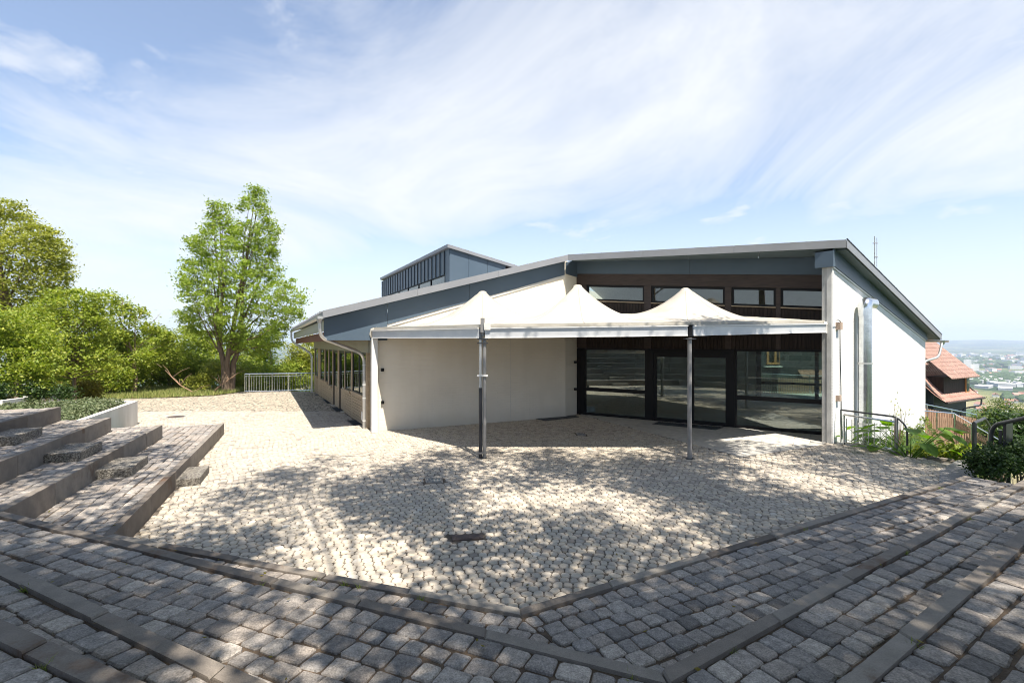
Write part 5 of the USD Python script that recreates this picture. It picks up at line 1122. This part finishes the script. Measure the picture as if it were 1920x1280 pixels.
# ------------------------------------------------------------------ the neighbouring house with its deck
nh = Thing('neighbour_house', 'dark timber house with steep red tiled roof behind the hall', 'house', (26, 33, -4)); np_ = nh.part
Q_1 = V(26.5, 30.0, -.85); Q_2 = V(31.6, 32.9, -.85); de = unit((Q_2 - Q_1)[:2]); ne = V(-de[1], de[0]); Le = np.linalg.norm((Q_2 - Q_1)[:2])
def tiles(parent_name, org, d, n, L, prof, mat, wt=.34, label=None):
    """A tiled roof plane: courses follow prof, a list of (inward, height); each course is its own strip of tiles."""
    pr = np.array(prof, float); seg = np.r_[0, np.cumsum(np.hypot(np.diff(pr[:, 0]), np.diff(pr[:, 1])))]; total = seg[-1]; m = int(total / .33)
    rp = None
    for i in range(m):
        s0, s1 = total * i / m, total * (i + 1) / m + .05
        a = V(np.interp(s0, seg, pr[:, 0]), np.interp(s0, seg, pr[:, 1])); b = V(np.interp(min(s1, total), seg, pr[:, 0]), np.interp(min(s1, total), seg, pr[:, 1]))
        k = int(L / wt); mbt = MB()
        for j in range(k):
            t0, t1 = L * j / k, L * (j + 1) / k; tm = (t0 + t1) / 2
            ring = lambda q, dz: [np.array([*(org[:2] + d * x + n * q[0]), org[2] + q[1] + z_]) for x, z_ in ((t0 + .01, dz), (tm, dz + .035), (t1 - .01, dz))]
            lo_, hi_ = ring(a, .05), ring(b, .02); v = np.array(lo_ + hi_ + [x + V(0, 0, -.06) for x in lo_])
            mbt.add(v, [[0, 1, 4], [0, 4, 3], [1, 2, 5], [1, 5, 4], [6, 7, 1], [6, 1, 0], [7, 8, 2], [7, 2, 1]])
        if rp is None: rp = np_('roof', mbt, mat, label=label)
        else: np_('tile_course', mbt, mat, rp)
bell = [(0, 0), (.5, .35), (1.0, .85), (1.6, 1.7), (5.2, 7.3)]
tiles('roof', Q_1, de, ne, Le, bell, 'roof_tile', label='steep red tiled main roof')
pr = bell + [(5.4, 7.1), (1.7, 1.3), (1.0, .5), (.3, .1)]
for t0 in (0.12, Le - .12): np_('gable_board', MB().bar((*(Q_1[:2] + de * t0), Q_1[2] - .06), (*(Q_1[:2] + de * t0 + ne * 1.6), Q_1[2] + 1.62), .1, .06), 'brown_beam'); np_('gable_board', MB().bar((*(Q_1[:2] + de * t0 + ne * 1.6), Q_1[2] + 1.62), (*(Q_1[:2] + de * t0 + ne * 5.2), Q_1[2] + 7.22), .1, .06), 'brown_beam')
np_('wall', MB().prism([Q_1[:2] + de * .35 + ne * .7, Q_2[:2] - de * .6 + ne * .7, Q_2[:2] - de * .6 + ne * 9.5, Q_1[:2] + de * .35 + ne * 9.5], -9, -.25), 'dark_slate')
np_('gable_wall', MB().wallp(V(*(Q_1[:2] + de * .35), 0), ne, [(.7, -.25), (9.7, -.25), (5.2, 6.2)], -.1, .1), 'dark_slate')
np_('gutter', MB().tube([Q_1 + V(*(-ne * .06), -.02), Q_2 + V(*(-ne * .06), -.02)], .07, 8), 'brown_beam'); gp2 = Q_2 + V(*(-de * .9 - ne * .03), -.1)
np_('downpipe', MB().tube(bend([gp2 + V(*de * .5, 0), gp2 + V(*de * .45, -.4), gp2 + V(*(-de * .6 + ne * .6), -.6), gp2 + V(*(-de * .9 + ne * .65), -1.2), gp2 + V(*(-de * .9 + ne * .65), -5)]), .05, 8), 'dark_trim')
np_('corner_post', MB().prism([Q_1[:2] + de * -.6 + ne * 1.2, Q_1[:2] + de * -.1 + ne * 1.2, Q_1[:2] + de * -.1 + ne * 1.7, Q_1[:2] + de * -.6 + ne * 1.7], -6, 4), 'dark_plank')
# dormers
def dormer(t0, t1, off, z0, z1, dep, win=True, rise=.8):
    o = Q_1[:2] + ne * off
    dw = np_('dormer', MB().prism([o + de * t0, o + de * t1, o + de * t1 + ne * dep, o + de * t0 + ne * dep], Q_1[2] + z0, Q_1[2] + z1), 'dark_plank')
    if win:
        np_('window_frame', MB().wallp(V(*(o + de * (t1 - .75)), 0), de, [(0, Q_1[2] + z1 - 1.15), (.55, Q_1[2] + z1 - 1.15), (.55, Q_1[2] + z1 - .1), (0, Q_1[2] + z1 - .1)], -.07, -.002), 'orange_wood', dw)
        np_('pane', MB().wallp(V(*(o + de * (t1 - .68)), 0), de, [(0, Q_1[2] + z1 - 1.05), (.41, Q_1[2] + z1 - 1.05), (.41, Q_1[2] + z1 - .2), (0, Q_1[2] + z1 - .2)], -.085, -.071), 'dark_pane', dw)
    org = V(*(o + de * (t0 - .3) - ne * .5), Q_1[2] + z1 - .1); tiles('roof', org, de, ne, t1 - t0 + .5, [(0, 0), (dep + 1.4, (dep + 1.4) * rise)], 'roof_tile_old')
dormer(1.2, 5.2, .5, .1, 1.5, 2.3, True, .95)
dormer(-3.2, -.5, 1.2, 1.6, 2.4, 2.0, False, .55)
# the wing seen through the hall: dark gable, window, red roof
WY = 33.0
np_('wing_wall', MB().prism([(12.5, WY), (22.6, WY), (22.6, WY + .3), (12.5, WY + .3)], -6, [7.5, 2.2, 2.2, 7.5]), 'dark_slate')
wx = lambda u: (u - 960) / F * WY
ww = np_('wing_window', MB().box(((wx(1437) + wx(1461)) / 2, WY - .03, zat(655, WY)), (wx(1461) - wx(1437), .08, 2.0)), 'orange_wood')
np_('pane', MB().box(((wx(1441) + wx(1451)) / 2, WY - .075, zat(654, WY)), (wx(1451) - wx(1441) - .02, .02, 1.75)), 'dark_pane', ww); np_('pane', MB().box(((wx(1455) + wx(1460)) / 2, WY - .075, zat(654, WY)), (.16, .02, 1.75)), 'dark_pane', ww); np_('sill', MB().box(((wx(1431) + wx(1464)) / 2, WY - .1, zat(687, WY)), (wx(1464) - wx(1431), .2, .09)), 'white_steel', ww)
org = V(wx(1490) + .2, WY - .6, zat(708, WY - .6)); tiles('roof', org, V(1, 0), V(0, 1), 8.5, [(0, 0), (.6, .4), (5.0, 6.4)], 'roof_tile', label='red tiled wing roof seen through the hall windows')
# deck with picket fence, and stairs going down
dk = Thing('deck', 'larch-slatted deck and stair with steel handrails beside the neighbouring house', 'deck', (20, 24, -4)); dp_ = dk.part
def hpt(u, v, y): return V((u - 960) / F * y, y, zat(v, y))
def picket_run(a, b, ht, n, rail=True, slant=0.0):
    for i in range(n):
        f = (i + .5) / n; p = a * (1 - f) + b * f
        d = unit((b - a)[:2]); w = np.linalg.norm((b - a)[:2]) / n * .62
        mbp = MB().wallp(V(*p[:2], 0), d, [(-w / 2, p[2] - ht), (w / 2, p[2] - ht), (w / 2, p[2] - .02), (0, p[2] + .03), (-w / 2, p[2] - .02)], -.012, .012)
        dp_('picket', mbp, 'larch_picket')
    for dz in (-.18, -ht + .15): dp_('cross_rail', MB().bar(a + V(0, .04, dz), b + V(0, .04, dz), .05, .08), 'larch_picket')
    if rail:
        dp_('handrail', MB().tube([a + V(0, -.03, .22), b + V(0, -.03, .22)], .028, 8), 'galvanised')
        for f in np.linspace(0, 1, 4): p = a * (1 - f) + b * f; dp_('rail_post', MB().tube([p + V(0, -.03, -.5), p + V(0, -.03, .22)], .025, 6), 'galvanised')
picket_run(hpt(1690, 757, 24.5), hpt(1830, 785, 25.5), 1.25, 46)
picket_run(hpt(1690, 776, 21.5), hpt(1788, 784, 21.5), 1.5, 26)
picket_run(hpt(1789, 785, 21.5), hpt(1885, 842, 20.0), 1.35, 30)
dp_('deck_floor', MB().prism([hpt(1690, 800, 21.6)[:2], hpt(1788, 800, 21.6)[:2], hpt(1835, 800, 25.6)[:2], hpt(1690, 800, 25.0)[:2]], -1.95, -1.85), 'larch_picket')
dp_('post', MB().box((*hpt(1752, 800, 22)[:2], -3.5), (.22, .22, 3.1)), 'orange_wood'); dp_('post', MB().box((*hpt(1806, 800, 22)[:2], -3.6), (.1, .1, 2.9)), 'dark_steel')
dp_('wall', MB().prism([hpt(1700, 800, 23.4)[:2], hpt(1800, 800, 23.6)[:2], hpt(1800, 800, 23.9)[:2], hpt(1700, 800, 23.7)[:2]], -8, -1.96), 'pale_concrete')
# fence seen through the hall
t = Thing('garden_fence', 'larch picket fence with a steel top rail, seen through the glazed hall', 'fence', (16, 28, 0))
a, b = hpt(1395, 705, 28.0), hpt(1640, 716, 28.0)
for i in range(54):
    f = (i + .5) / 54; p = a * (1 - f) + b * f; t.part('picket', MB().box((p[0], p[1], p[2] - .9), (.085, .024, 1.8)), 'larch_picket')
t.part('top_rail', MB().tube([a + V(0, -.04, .2), b + V(0, -.04, .2)], .025, 8), 'galvanised'); t.part('cross_rail', MB().box(((a + b)[0] / 2, 28.05, a[2] - .25), (b[0] - a[0], .04, .07)), 'larch_picket'); t.part('cross_rail', MB().box(((a + b)[0] / 2, 28.05, a[2] - 1.5), (b[0] - a[0], .04, .07)), 'larch_picket')
for f in np.linspace(0, 1, 5): p = a * (1 - f) + b * f; t.part('post', MB().tube([p + V(0, -.04, -2.5), p + V(0, -.04, .2)], .03, 6), 'galvanised')
solo('rear_terrace', MB().prism([(9, 25.5), (17, 21.9), (21.5, 28.2), (10, 30)], -3, -.06), 'pale_concrete', 'concrete terrace behind the hall, seen through the glass', 'terrace', kind='structure')

# ------------------------------------------------------------------ haze
lo, hi = V(-27500, -27500, -420), V(27500, 27500, 420)
usdkit.material(stage, '/World/Looks/air', {'v': ('principled_volume', {'color': (.70, .82, 1.0), 'density': 8.0e-5, 'anisotropy': .1})}, [], volume='v.volume')
hz = usdkit.mesh(stage, '/World/haze', MB().hexa([(lo[0], lo[1], lo[2]), (hi[0], lo[1], lo[2]), (hi[0], hi[1], lo[2]), (lo[0], hi[1], lo[2])], [(lo[0], lo[1], hi[2]), (hi[0], lo[1], hi[2]), (hi[0], hi[1], hi[2]), (lo[0], hi[1], hi[2])]).get(), '/World/Looks/air')
tag(hz.GetPrim(), 'thin bluish summer haze over the valley', 'haze', kind='stuff')
